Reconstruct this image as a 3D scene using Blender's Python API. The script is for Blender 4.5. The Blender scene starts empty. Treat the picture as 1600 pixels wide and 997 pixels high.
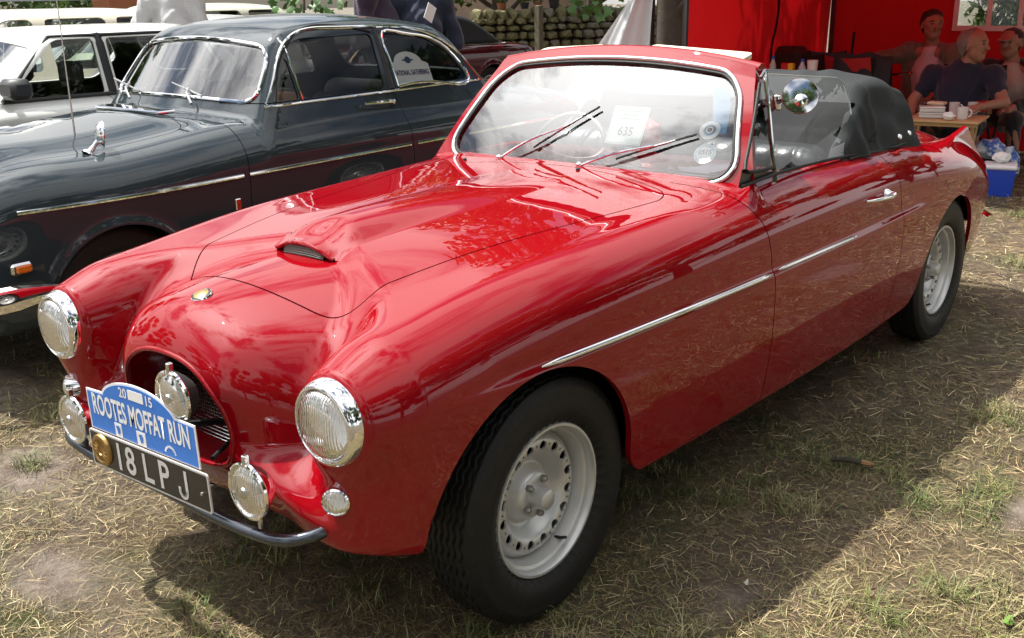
import bpy, bmesh, math, random
import numpy as np
from mathutils import Vector, Matrix
rng = np.random.default_rng(7); random.seed(7)
S = bpy.context.scene
COL = S.collection
# ------------------------------------------------------------------ camera, sky, sun, exposure
CAM = np.array([-1.9045, -2.1912, 1.5983]); YAW, PITCH, ROLL = 49.889, -17.459, -1.0286; FPX = 1621.5
def cam_axes():
    y, p, r_ = map(math.radians, (YAW, PITCH, ROLL))
    f = np.array([math.sin(y)*math.cos(p), math.cos(y)*math.cos(p), math.sin(p)])
    r = np.array([math.cos(y), -math.sin(y), 0.]); u = np.cross(r, f)
    return math.cos(r_)*r + math.sin(r_)*u, math.cos(r_)*u - math.sin(r_)*r, f
CR, CU, CF = cam_axes()
cd = bpy.data.cameras.new('camera'); co = bpy.data.objects.new('camera', cd); COL.objects.link(co)
cd.sensor_width = 36; cd.lens = FPX/1600*36; cd.clip_start = .05; cd.clip_end = 600
co.matrix_world = Matrix(((CR[0], CU[0], -CF[0], CAM[0]), (CR[1], CU[1], -CF[1], CAM[1]), (CR[2], CU[2], -CF[2], CAM[2]), (0, 0, 0, 1)))
S.camera = co
def at(px, py, ax, val):                       # photo pixel -> point on a plane x/y/z = val
    d = CF + (px-800)/FPX*CR - (py-498.5)/FPX*CU
    k = 'xyz'.index(ax); return CAM + d*(val-CAM[k])/d[k]
SUN = np.array([-.12, .50, 1.0]); SUN /= np.linalg.norm(SUN)
sun_el = math.asin(SUN[2]); sun_az = math.atan2(SUN[0], SUN[1])       # azimuth from +Y towards +X
sl = bpy.data.lights.new('sun', 'SUN'); sl.energy = 5.0; sl.angle = math.radians(.53); sl.color = (1, .95, .87)
so = bpy.data.objects.new('sun', sl); COL.objects.link(so)
so.rotation_euler = Vector(SUN).to_track_quat('Z', 'Y').to_euler(); so.location = (0, 0, 20)
w = bpy.data.worlds.new('World'); S.world = w; w.use_nodes = True
nt = w.node_tree; nt.nodes.clear()
def wn(t, **k):
    n = nt.nodes.new(t)
    for a, b in k.items(): setattr(n, a, b)
    return n
sky = wn('ShaderNodeTexSky', sky_type='NISHITA', sun_disc=False, sun_elevation=sun_el, sun_rotation=sun_az, dust_density=1.5)
bg = wn('ShaderNodeBackground'); bg.inputs[1].default_value = .064
tc = wn('ShaderNodeTexCoord'); mp = wn('ShaderNodeMapping'); mp.inputs['Scale'].default_value = (1, 1, 2.2)
n1 = wn('ShaderNodeTexNoise'); n1.inputs['Scale'].default_value = 1.9; n1.inputs['Detail'].default_value = 9; n1.inputs['Roughness'].default_value = .58
cr = wn('ShaderNodeValToRGB'); cr.color_ramp.elements[0].position = .41; cr.color_ramp.elements[1].position = .53
# clouds: white, brighter the nearer they stand to the sun (forward scattering)
dt = wn('ShaderNodeVectorMath', operation='DOT_PRODUCT'); dt.inputs[1].default_value = tuple(SUN)
pw = wn('ShaderNodeMath', operation='POWER'); pw.inputs[1].default_value = 9
mxd = wn('ShaderNodeMath', operation='MAXIMUM'); mxd.inputs[1].default_value = 0
ma = wn('ShaderNodeMath', operation='MULTIPLY_ADD'); ma.inputs[1].default_value = 62; ma.inputs[2].default_value = 13.0
cc = wn('ShaderNodeVectorMath', operation='SCALE'); cc.inputs[0].default_value = (1, .99, .98)
mx = wn('ShaderNodeMix', data_type='RGBA')
L = nt.links.new
L(tc.outputs['Generated'], mp.inputs[0]); L(mp.outputs[0], n1.inputs['Vector']); L(n1.outputs['Fac'], cr.inputs[0])
L(tc.outputs['Generated'], dt.inputs[0]); L(dt.outputs['Value'], mxd.inputs[0]); L(mxd.outputs[0], pw.inputs[0]); L(pw.outputs[0], ma.inputs[0]); L(ma.outputs[0], cc.inputs['Scale'])
L(cr.outputs[0], mx.inputs[0]); L(sky.outputs[0], mx.inputs[6]); L(cc.outputs[0], mx.inputs[7])
L(mx.outputs[2], bg.inputs[0]); o_ = wn('ShaderNodeOutputWorld'); L(bg.outputs[0], o_.inputs[0])
vs = S.view_settings; vs.view_transform = 'Standard'; vs.look = 'None'; vs.gamma = 1; vs.exposure = .68; vs.use_curve_mapping = False
# ------------------------------------------------------------------ materials
MATS = {}
def mat(name, col, rough=.5, metal=0., coat=0., spec=.5, noise=None, bump=None, sheen=0., emit=None):
    """noise = (scale, amount, second colour); bump = (scale, strength)"""
    m = bpy.data.materials.new(name); m.use_nodes = True; t = m.node_tree; b = t.nodes['Principled BSDF']
    b.inputs['Base Color'].default_value = (*col, 1); b.inputs['Roughness'].default_value = rough; b.inputs['Metallic'].default_value = metal
    b.inputs['Coat Weight'].default_value = coat; b.inputs['Coat Roughness'].default_value = .015; b.inputs['Coat IOR'].default_value = 1.47; b.inputs['Specular IOR Level'].default_value = spec
    b.inputs['Sheen Weight'].default_value = sheen
    c = t.nodes.new('ShaderNodeTexCoord')
    if noise:
        n = t.nodes.new('ShaderNodeTexNoise'); n.inputs['Scale'].default_value = noise[0]; n.inputs['Detail'].default_value = 6; n.inputs['Roughness'].default_value = .65
        r = t.nodes.new('ShaderNodeValToRGB'); r.color_ramp.elements[0].position = .5-noise[1]/2; r.color_ramp.elements[1].position = .5+noise[1]/2
        r.color_ramp.elements[0].color = (*col, 1); r.color_ramp.elements[1].color = (*noise[2], 1)
        t.links.new(c.outputs['Object'], n.inputs['Vector']); t.links.new(n.outputs['Fac'], r.inputs[0]); t.links.new(r.outputs[0], b.inputs['Base Color'])
    if bump:
        n = t.nodes.new('ShaderNodeTexNoise'); n.inputs['Scale'].default_value = bump[0]; n.inputs['Detail'].default_value = 4
        k = t.nodes.new('ShaderNodeBump'); k.inputs['Strength'].default_value = bump[1]; k.inputs['Distance'].default_value = .01
        t.links.new(c.outputs['Object'], n.inputs['Vector']); t.links.new(n.outputs['Fac'], k.inputs['Height']); t.links.new(k.outputs[0], b.inputs['Normal'])
    MATS[name] = m; return m
def thin_glass(name, tint=(1, 1, 1), rough=0., ior=1.5, lo=0., k=1.15):
    m = bpy.data.materials.new(name); m.use_nodes = True; t = m.node_tree; t.nodes.clear()
    fr = t.nodes.new('ShaderNodeFresnel'); fr.inputs[0].default_value = ior
    ad = t.nodes.new('ShaderNodeMath'); ad.operation = 'MULTIPLY_ADD'; ad.inputs[1].default_value = k; ad.inputs[2].default_value = lo; ad.use_clamp = True
    tr = t.nodes.new('ShaderNodeBsdfTransparent'); tr.inputs[0].default_value = (*tint, 1)
    gl = t.nodes.new('ShaderNodeBsdfGlossy'); gl.inputs['Roughness'].default_value = rough
    mx = t.nodes.new('ShaderNodeMixShader'); o = t.nodes.new('ShaderNodeOutputMaterial')
    t.links.new(fr.outputs[0], ad.inputs[0]); t.links.new(ad.outputs[0], mx.inputs[0]); t.links.new(tr.outputs[0], mx.inputs[1]); t.links.new(gl.outputs[0], mx.inputs[2]); t.links.new(mx.outputs[0], o.inputs[0])
    MATS[name] = m; return m
# ------------------------------------------------------------------ object helpers
def mesh_np(V, polys, N=None, smooth=True):
    """polys: list of (k,n) int arrays"""
    me = bpy.data.meshes.new('m'); V = np.asarray(V, np.float32)
    me.vertices.add(len(V)); me.vertices.foreach_set('co', V.ravel())
    li = []; st = []; tot = 0
    for p in polys:
        p = np.asarray(p)
        if not len(p): continue
        li.append(p.ravel()); st.append(tot+np.arange(len(p))*p.shape[1]); tot += p.size
    me.loops.add(tot); me.loops.foreach_set('vertex_index', np.concatenate(li).astype(np.int32))
    st = np.concatenate(st).astype(np.int32); me.polygons.add(len(st)); me.polygons.foreach_set('loop_start', st)
    me.update(calc_edges=True); me.validate()
    me.polygons.foreach_set('use_smooth', np.full(len(me.polygons), smooth))
    if N is not None and len(N) == len(me.vertices): me.normals_split_custom_set_from_vertices(np.asarray(N, np.float64).tolist())
    return me
def link(name, me, m=None, parent=None, loc=None, rot=None, kind=None, label=None):
    o = bpy.data.objects.new(name, me); COL.objects.link(o)
    if m is not None and me is not None and not me.materials:
        for q in (m if isinstance(m, (list, tuple)) else [m]): me.materials.append(MATS[q] if isinstance(q, str) else q)
    if parent: o.parent = parent
    if loc is not None: o.location = loc
    if rot is not None: o.rotation_euler = rot
    if kind: o['kind'] = kind
    if label: o['label'] = label
    return o
def tag(o, label, cat, group=None):
    o['label'] = label; o['category'] = cat
    if group: o['group'] = group
    return o
def thing(name, label, cat, loc=(0, 0, 0), rz=0, group=None):
    o = bpy.data.objects.new(name, None); COL.objects.link(o); o.location = loc; o.rotation_euler = (0, 0, rz); o.empty_display_size = .2
    return tag(o, label, cat, group)
def copy_tree(o, parent=None):
    c = o.copy(); COL.objects.link(c); c.parent = parent
    for ch in o.children: copy_tree(ch, c)
    return c
class MB:
    """collects shapes; build() links them as one mesh object"""
    def __init__(s): s.V = []; s.F = []; s.n = 0; s.sm = []
    def add(s, V, F, smooth=True):
        V = np.asarray(V, float).reshape(-1, 3); s.V.append(V)
        for f in F: s.F.append([i+s.n for i in f]); s.sm.append(smooth)
        s.n += len(V); return s
    def box(s, c, d, R=None, bev=0.):
        c = np.asarray(c, float); d = np.asarray(d, float)/2
        if bev > 0:
            b = min(bev, d.min()*.9); pts = []; 
            for sx in (-1, 1):
                for sy in (-1, 1):
                    for sz in (-1, 1):
                        for k in range(3):
                            q = d-b; q = q.copy(); q[k] = d[k]; pts.append(q*np.array([sx, sy, sz]))
            P = np.array(pts); bm = bmesh.new()
            for p in P: bm.verts.new(p)
            bmesh.ops.convex_hull(bm, input=bm.verts[:]); bm.verts.index_update()
            V = np.array([v.co[:] for v in bm.verts]); F = [[v.index for v in f.verts] for f in bm.faces]; bm.free()
        else:
            V = np.array([(x, y, z) for x in (-1, 1) for y in (-1, 1) for z in (-1, 1)])*d
            F = [(0, 1, 3, 2), (4, 6, 7, 5), (0, 4, 5, 1), (2, 3, 7, 6), (0, 2, 6, 4), (1, 5, 7, 3)]
        if R is not None: V = V@np.asarray(R).T
        return s.add(V+c, F, False)
    def tube(s, pts, r, n=10, cap=True, sub=0):
        P = np.asarray(pts, float)
        if sub: P = smooth_path(P, sub)
        m = len(P); r = np.full(m, r) if np.isscalar(r) else np.interp(np.linspace(0, 1, m), np.linspace(0, 1, len(r)), r)
        T = np.gradient(P, axis=0); T /= np.linalg.norm(T, axis=1)[:, None]+1e-12
        up = np.array([0, 0, 1.]) if abs(T[0][2]) < .9 else np.array([1., 0, 0]); V = []
        a = np.linspace(0, 2*np.pi, n, endpoint=False)
        for i in range(m):
            e1 = np.cross(T[i], up); e1 /= np.linalg.norm(e1)+1e-12; e2 = np.cross(e1, T[i]); up = e2
            V.append(P[i]+r[i]*(np.cos(a)[:, None]*e1+np.sin(a)[:, None]*e2))
        F = [(i*n+j, i*n+(j+1) % n, (i+1)*n+(j+1) % n, (i+1)*n+j) for i in range(m-1) for j in range(n)]
        if cap: F += [tuple(range(n)), tuple(range((m-1)*n, m*n))[::-1]]
        return s.add(np.concatenate(V), F)
    def lathe(s, prof, c=(0, 0, 0), axis=(0, 0, 1), n=32, cap=False):
        """prof: (radius, height) pairs along axis"""
        A = np.asarray(axis, float); A /= np.linalg.norm(A); t = np.array([0, 0, 1.]) if abs(A[2]) < .9 else np.array([1., 0, 0])
        e1 = np.cross(t, A); e1 /= np.linalg.norm(e1); e2 = np.cross(A, e1); a = np.linspace(0, 2*np.pi, n, endpoint=False)
        V = np.concatenate([np.asarray(c)+h*A+r*(np.cos(a)[:, None]*e1+np.sin(a)[:, None]*e2) for r, h in prof]); m = len(prof)
        F = [(i*n+j, i*n+(j+1) % n, (i+1)*n+(j+1) % n, (i+1)*n+j) for i in range(m-1) for j in range(n)]
        if cap: F += [tuple(range(n))[::-1], tuple(range((m-1)*n, m*n))]
        return s.add(V, F)
    def grid(s, P):
        P = np.asarray(P, float); a, b = P.shape[:2]
        return s.add(P.reshape(-1, 3), [(i*b+j, i*b+j+1, (i+1)*b+j+1, (i+1)*b+j) for i in range(a-1) for j in range(b-1)])
    def prism(s, poly, h, fr):
        """2-D outline extruded by h; fr = (origin, e1, e2) with normal e1 x e2"""
        o, e1, e2 = [np.asarray(q, float) for q in fr]; nn = np.cross(e1, e2); p = np.asarray(poly, float); k = len(p)
        B = o+p[:, :1]*e1+p[:, 1:]*e2; V = np.concatenate([B, B+h*nn])
        F = [tuple(range(k))[::-1], tuple(range(k, 2*k))]+[(i, (i+1) % k, k+(i+1) % k, k+i) for i in range(k)]
        return s.add(V, F, False)
    def build(s, name, m, parent=None, **k):
        me = bpy.data.meshes.new(name); me.from_pydata(np.concatenate(s.V).tolist(), [], s.F); me.update()
        me.polygons.foreach_set('use_smooth', np.array(s.sm))
        me.set_sharp_from_angle(angle=math.radians(40)) if any(s.sm) else None
        return link(name, me, m, parent, **k)
def smooth_path(P, sub):
    P = np.asarray(P, float); t = np.r_[0, np.cumsum(np.linalg.norm(np.diff(P, axis=0), axis=1))]
    tt = np.linspace(0, t[-1], (len(P)-1)*sub+1); return np.stack([spl(t, P[:, k])(tt) for k in range(3)], -1)
def spl(xs, ys):
    """natural cubic spline"""
    x = np.asarray(xs, float); y = np.asarray(ys, float); n = len(x); h = np.diff(x)
    A = np.eye(n); b = np.zeros(n)
    for i in range(1, n-1):
        A[i, i-1] = h[i-1]; A[i, i] = 2*(h[i-1]+h[i]); A[i, i+1] = h[i]; b[i] = 6*((y[i+1]-y[i])/h[i]-(y[i]-y[i-1])/h[i-1])
    M = np.linalg.solve(A, b)
    def f(q):
        q = np.clip(q, x[0], x[-1]); i = np.clip(np.searchsorted(x, q)-1, 0, n-2)
        a = x[i+1]-q; c = q-x[i]; hh = h[i]
        return (M[i]*a**3+M[i+1]*c**3)/(6*hh)+(y[i]/hh-M[i]*hh/6)*a+(y[i+1]/hh-M[i+1]*hh/6)*c
    return f
# ------------------------------------------------------------------ implicit surfaces
def rmax(r, *g):                                # rounded intersection
    m = g[0]
    for q in g[1:]: m = np.maximum(m, q)
    s_ = 0
    for q in g: s_ = s_+np.maximum(r+q, 0)**2
    return np.minimum(-r, m)+np.sqrt(s_)
def rmin(r, a, b):                              # rounded union
    return np.maximum(r, np.minimum(a, b))-np.sqrt(np.maximum(r-a, 0)**2+np.maximum(r-b, 0)**2)
def grad(F, P, e=1.5e-3):
    G = np.empty_like(P)
    for k in range(3):
        d = np.zeros(3); d[k] = e
        a = P+d; b = P-d
        G[:, k] = (F(a[:, 0], a[:, 1], a[:, 2])-F(b[:, 0], b[:, 1], b[:, 2]))/(2*e)
    return G
def implicit(F, lo, hi, h, it=4, e=1.5e-3):
    """surface nets on F(x,y,z)=0 (inside < 0), projected back on the surface: V, N, triangles"""
    ax = [np.arange(lo[k], hi[k]+h, h) for k in range(3)]
    G = F(ax[0][:, None, None], ax[1][None, :, None], ax[2][None, None, :])+np.zeros([len(q) for q in ax])
    nx, ny, nz = G.shape; s = G < 0
    c = np.zeros((nx-1, ny-1, nz-1), np.int8)
    for i in (0, 1):
        for j in (0, 1):
            for k in (0, 1): c += s[i:nx-1+i, j:ny-1+j, k:nz-1+k]
    act = (c > 0) & (c < 8); idx = np.full(act.shape, -1, np.int64); I = np.argwhere(act); idx[act] = np.arange(len(I))
    acc = np.zeros((len(I), 3)); cnt = np.zeros(len(I))
    E = [((i, j, k), a) for a in range(3) for i in (0, 1) for j in (0, 1) for k in (0, 1) if (i, j, k)[a] == 0]
    for c0, a in E:
        c1 = list(c0); c1[a] = 1
        A = G[I[:, 0]+c0[0], I[:, 1]+c0[1], I[:, 2]+c0[2]]; B = G[I[:, 0]+c1[0], I[:, 1]+c1[1], I[:, 2]+c1[2]]
        q = (A < 0) != (B < 0); t = np.where(q, A/np.where(q, A-B, 1), 0)
        p = np.tile(np.array(c0, float), (len(I), 1)); p[:, a] += t
        acc += p*q[:, None]; cnt += q
    V = np.array(lo)+(I+acc/cnt[:, None])*h
    for _ in range(it):
        g = grad(F, V, e); f = F(V[:, 0], V[:, 1], V[:, 2])
        V = V-np.clip(f/np.maximum((g**2).sum(1), .05), -h, h)[:, None]*g
    N = grad(F, V, e); N /= np.linalg.norm(N, axis=1)[:, None]+1e-12
    Q = []
    for a in range(3):
        b, d = (a+1) % 3, (a+2) % 3
        s0 = np.take(s, range(G.shape[a]-1), a); s1 = np.take(s, range(1, G.shape[a]), a)
        X = np.argwhere(s0 != s1); X = X[(X[:, b] > 0) & (X[:, d] > 0) & (X[:, b] < G.shape[b]-1) & (X[:, d] < G.shape[d]-1)]
        def cell(db, dd):
            Y = X.copy(); Y[:, b] -= db; Y[:, d] -= dd; return idx[Y[:, 0], Y[:, 1], Y[:, 2]]
        q = np.stack([cell(1, 1), cell(0, 1), cell(0, 0), cell(1, 0)], 1)
        ins = s[X[:, 0], X[:, 1], X[:, 2]]; q[~ins] = q[~ins][:, ::-1]; Q.append(q)
    Q = np.concatenate(Q); T = np.concatenate([Q[:, [0, 1, 2]], Q[:, [0, 2, 3]]])
    return V, N, T
def compact(V, N, T):
    u, inv = np.unique(T, return_inverse=True); return V[u], N[u], inv.reshape(-1, 3)
def clip(M, g):
    """keep g > 0; g is a function of (x,y,z) arrays"""
    V, N, T = M; gv = g(V[:, 0], V[:, 1], V[:, 2])+0*V[:, 0]
    gv = np.where(np.abs(gv) < 1e-7, 1e-7, gv); ins = gv > 0; k = ins[T].sum(1)
    out = [T[k == 3]]; nV = [V]; nN = [N]; base = len(V)
    def cut(a, b):
        nonlocal base
        lo = np.minimum(a, b); hi = np.maximum(a, b); key = lo*len(V)+hi; u, inv = np.unique(key, return_inverse=True)
        i = u//len(V); j = u % len(V); t = (gv[i]/(gv[i]-gv[j]))[:, None]
        return V[i]+(V[j]-V[i])*t, N[i]+(N[j]-N[i])*t, inv
    parts = []
    for kk in (1, 2):
        X = T[k == kk]; I = ins[X]; odd = np.argmax(I, 1) if kk == 1 else np.argmin(I, 1)
        r = np.arange(len(X)); parts.append((X[r, odd], X[r, (odd+1) % 3], X[r, (odd+2) % 3]))
    a1, b1, c1 = parts[0]; a2, b2, c2 = parts[1]
    pv, pn, inv = cut(np.concatenate([a1, a1, a2, a2]), np.concatenate([b1, c1, b2, c2])); inv = inv+base
    n1, n2 = len(a1), len(a2)
    ab, ac, db, dc = inv[:n1], inv[n1:2*n1], inv[2*n1:2*n1+n2], inv[2*n1+n2:]
    out += [np.stack([a1, ab, ac], 1), np.stack([db, b2, c2], 1), np.stack([db, c2, dc], 1)]
    pn = pn/(np.linalg.norm(pn, axis=1)[:, None]+1e-12)
    return compact(np.concatenate([V, pv]), np.concatenate([N, pn]), np.concatenate(out))
def rim(M, depth, direction=None):
    """turn the open edges of a clipped shell inwards"""
    V, N, T = M
    if not len(T): return M
    E = np.concatenate([T[:, [0, 1]], T[:, [1, 2]], T[:, [2, 0]]]); key = E[:, 0]*len(V)+E[:, 1]; rev = E[:, 1]*len(V)+E[:, 0]
    B = E[~np.isin(key, rev)]
    if not len(B): return M
    u, inv = np.unique(B, return_inverse=True); B2 = inv.reshape(-1, 2)
    P0 = V[u]; D = -N[u]*depth if direction is None else np.tile(np.asarray(direction, float)*depth, (len(u), 1)); P1 = P0+D
    fn = np.cross(P0[B2[:, 1]]-P0[B2[:, 0]], D[B2[:, 0]]); fn = -fn; nn = np.zeros_like(P0)
    for k in (0, 1): np.add.at(nn, B2[:, k], fn)
    nn /= np.linalg.norm(nn, axis=1)[:, None]+1e-12; b = len(V); m = len(u)
    Q = np.concatenate([np.stack([B2[:, 1], B2[:, 0], B2[:, 0]+m], 1), np.stack([B2[:, 1], B2[:, 0]+m, B2[:, 1]+m], 1)])+b
    return np.concatenate([V, P0, P1]), np.concatenate([N, nn, nn]), np.concatenate([T, Q])
def loop_of(M):
    """longest open edge of a clipped shell as an ordered closed path, with normals"""
    V, N, T = M; E = np.concatenate([T[:, [0, 1]], T[:, [1, 2]], T[:, [2, 0]]]); key = E[:, 0]*len(V)+E[:, 1]; rev = E[:, 1]*len(V)+E[:, 0]; B = E[~np.isin(key, rev)]; nx = dict(zip(B[:, 0].tolist(), B[:, 1].tolist())); best = []
    while nx:
        a = next(iter(nx)); p = [a]
        while p[-1] in nx: p.append(nx.pop(p[-1]))
        if len(p) > len(best): best = p
    P = V[best]; d = np.r_[0, np.cumsum(np.linalg.norm(np.diff(P, axis=0), axis=1))]; n = max(24, int(d[-1]/.016)); t = np.linspace(0, d[-1], n); Q = np.stack([np.interp(t, d, P[:, k]) for k in range(3)], -1); Nn = np.stack([np.interp(t, d, N[best][:, k]) for k in range(3)], -1)
    for _ in range(3): Q[1:-1] = (Q[:-2]+2*Q[1:-1]+Q[2:])/4; e = (Q[-2]+2*Q[0]+Q[1])/4; Q[0] = Q[-1] = e
    return Q, Nn
def solid(name, M, m, parent=None, **k): return link(name, mesh_np(M[0], [M[2]], M[1]), m, parent, **k)
# ------------------------------------------------------------------ shared car materials
def paint(name, col, flake=0., rough=.28, dirt=(.16, .10, .06)):
    m = mat(name, col, .6, coat=1., spec=0.); t = m.node_tree; b = t.nodes['Principled BSDF']; c = t.nodes['Texture Coordinate']
    # slow panel waviness + fine dust dulling the clear coat
    n = t.nodes.new('ShaderNodeTexNoise'); n.inputs['Scale'].default_value = 7; n.inputs['Detail'].default_value = 2
    k = t.nodes.new('ShaderNodeBump'); k.inputs['Strength'].default_value = .018; k.inputs['Distance'].default_value = .02
    t.links.new(c.outputs['Object'], n.inputs['Vector']); t.links.new(n.outputs['Fac'], k.inputs['Height']); t.links.new(k.outputs[0], b.inputs['Coat Normal']); t.links.new(k.outputs[0], b.inputs['Normal'])
    d = t.nodes.new('ShaderNodeTexNoise'); d.inputs['Scale'].default_value = 3.5; d.inputs['Detail'].default_value = 8; d.inputs['Roughness'].default_value = .7
    mr = t.nodes.new('ShaderNodeMapRange'); mr.inputs[1].default_value = .35; mr.inputs[2].default_value = .75; mr.inputs[3].default_value = .0; mr.inputs[4].default_value = .022
    t.links.new(c.outputs['Object'], d.inputs['Vector']); t.links.new(d.outputs['Fac'], mr.inputs[0]); t.links.new(mr.outputs[0], b.inputs['Coat Roughness'])
    # mud specks thrown up low on the panels
    v = t.nodes.new('ShaderNodeTexVoronoi'); v.inputs['Scale'].default_value = 60
    v2 = t.nodes.new('ShaderNodeTexNoise'); v2.inputs['Scale'].default_value = 5
    sx = t.nodes.new('ShaderNodeSeparateXYZ'); t.links.new(c.outputs['Object'], sx.inputs[0])
    mz = t.nodes.new('ShaderNodeMapRange'); mz.inputs[1].default_value = .62; mz.inputs[2].default_value = .25; mz.inputs[3].default_value = 0; mz.inputs[4].default_value = .10
    t.links.new(sx.outputs[2], mz.inputs[0])
    mu = t.nodes.new('ShaderNodeMath'); mu.operation = 'MULTIPLY'; t.links.new(mz.outputs[0], mu.inputs[0]); t.links.new(v2.outputs['Fac'], mu.inputs[1])
    t.links.new(c.outputs['Object'], v.inputs['Vector']); t.links.new(c.outputs['Object'], v2.inputs['Vector'])
    lt = t.nodes.new('ShaderNodeMath'); lt.operation = 'LESS_THAN'; t.links.new(v.outputs['Distance'], lt.inputs[0]); t.links.new(mu.outputs[0], lt.inputs[1])
    mx = t.nodes.new('ShaderNodeMix'); mx.data_type = 'RGBA'; mx.inputs[6].default_value = (*col, 1); mx.inputs[7].default_value = (*dirt, 1)
    sc = t.nodes.new('ShaderNodeMath'); sc.operation = 'MULTIPLY'; sc.inputs[1].default_value = .5; t.links.new(lt.outputs[0], sc.inputs[0]); t.links.new(sc.outputs[0], mx.inputs[0]); t.links.new(mx.outputs[2], b.inputs['Base Color'])
    return m
paint('red_paint', (.225, .0020, .0060)); mat('red_inner', (.20, .006, .008), .4)
mat('gap_black', (.006, .006, .006), .9); mat('chrome', (.86, .86, .87), .05, metal=1.); mat('dull_chrome', (.6, .6, .6), .2, metal=1., bump=(60, .05))
mat('rubber', (.006, .006, .006), .55, spec=.3, noise=(30, .5, (.012, .0115, .011)), bump=(150, .15)); mat('black_plastic', (.012, .012, .013), .4)
mat('wheel_silver', (.52, .52, .52), .36, metal=.55, noise=(9, .6, (.60, .60, .59)), bump=(90, .03)); mat('bolt_steel', (.3, .29, .27), .45, metal=.9)
mat('leather', (.022, .024, .027), .24, bump=(70, .15)); mat('carpet', (.02, .018, .018), .95)
mat('hood_vinyl', (.018, .020, .022), .75, spec=.25, noise=(2.2, .7, (.026, .028, .031)), bump=(160, .2)); mat('cream', (.72, .62, .47), .6, bump=(60, .1))
mat('white_paint', (.8, .8, .8), .45); mat('plate_black', (.012, .011, .010), .25); mat('plate_grey', (.62, .63, .64), .35, metal=.3)
mat('gold', (.40, .25, .09), .35, metal=.9, bump=(40, .2)); mat('plaque_blue', (.012, .165, .62), .3, coat=.3); mat('amber', (.75, .16, .01), .25, coat=.6)
mat('reflector', (.9, .9, .9), .12, metal=1.); mat('paper', (.72, .80, .74), .8); mat('ink', (.03, .035, .03), .7); mat('sticker_blue', (.10, .36, .62), .5); mat('badge_red', (.45, .03, .02), .3)
mat('wood_dash', (.13, .06, .025), .3, noise=(6, .6, (.22, .11, .05)))
thin_glass('glass', (.93, .96, .94), k=.85); thin_glass('screen_glass', (.92, .95, .94), k=3.0); thin_glass('clear_film', (.86, .88, .86), .12, 1.5, .05)
def lens_mat(name, scale):
    m = thin_glass(name, (.95, .96, .97), .04, 1.5, .10); t = m.node_tree
    c = t.nodes.new('ShaderNodeTexCoord'); wv = t.nodes.new('ShaderNodeTexWave'); wv.bands_direction = 'Y'; wv.inputs['Scale'].default_value = scale; wv.inputs['Distortion'].default_value = .3
    k = t.nodes.new('ShaderNodeBump'); k.inputs['Strength'].default_value = .25; k.inputs['Distance'].default_value = .003
    g = [n for n in t.nodes if n.type == 'BSDF_GLOSSY'][0]; f = [n for n in t.nodes if n.type == 'FRESNEL'][0]
    t.links.new(c.outputs['Object'], wv.inputs['Vector']); t.links.new(wv.outputs['Fac'], k.inputs['Height']); t.links.new(k.outputs[0], g.inputs['Normal']); t.links.new(k.outputs[0], f.inputs['Normal'])
lens_mat('lens', 45)
mm = mat('ribbed_reflector', (.93, .93, .93), .4, metal=.2); t_ = mm.node_tree
wv = t_.nodes.new('ShaderNodeTexWave'); wv.bands_direction = 'Y'; wv.inputs['Scale'].default_value = 38; wv.inputs['Distortion'].default_value = .5
bk = t_.nodes.new('ShaderNodeBump'); bk.inputs['Strength'].default_value = .5; bk.inputs['Distance'].default_value = .004
t_.links.new(t_.nodes['Texture Coordinate'].outputs['Object'], wv.inputs['Vector']); t_.links.new(wv.outputs['Fac'], bk.inputs['Height']); t_.links.new(bk.outputs[0], t_.nodes['Principled BSDF'].inputs['Normal'])
def text_mesh(body, size, fr, name, m, parent, sx=1., align='CENTER', bold=0., h=.0006, chars=None):
    """flat lettering on a plane fr = (origin, e1, e2)"""
    cu = bpy.data.curves.new('txt', 'FONT'); cu.body = body; cu.size = size; cu.align_x = align; cu.align_y = 'CENTER'; cu.offset = bold; cu.extrude = 0; cu.resolution_u = 3
    to = bpy.data.objects.new('txt', cu); COL.objects.link(to); bpy.context.view_layer.update()
    me = bpy.data.meshes.new_from_object(to.evaluated_get(bpy.context.evaluated_depsgraph_get())); bpy.data.objects.remove(to); bpy.data.curves.remove(cu)
    o, e1, e2 = [np.asarray(q, float) for q in fr]; nn = np.cross(e1, e2); nn /= np.linalg.norm(nn)
    for v in me.vertices: v.co = Vector(o+e1*v.co.x*sx+e2*v.co.y+nn*h)
    return link(name, me, m, parent)
def disc(n=32, r=1., cx=0, cy=0): a = np.linspace(0, 2*np.pi, n, endpoint=False); return np.stack([cx+r*np.cos(a), cy+r*np.sin(a)], 1)
def sstep(a, b, x): t = np.clip((x-a)/(b-a), 0, 1); return t*t*(3-2*t)
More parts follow.
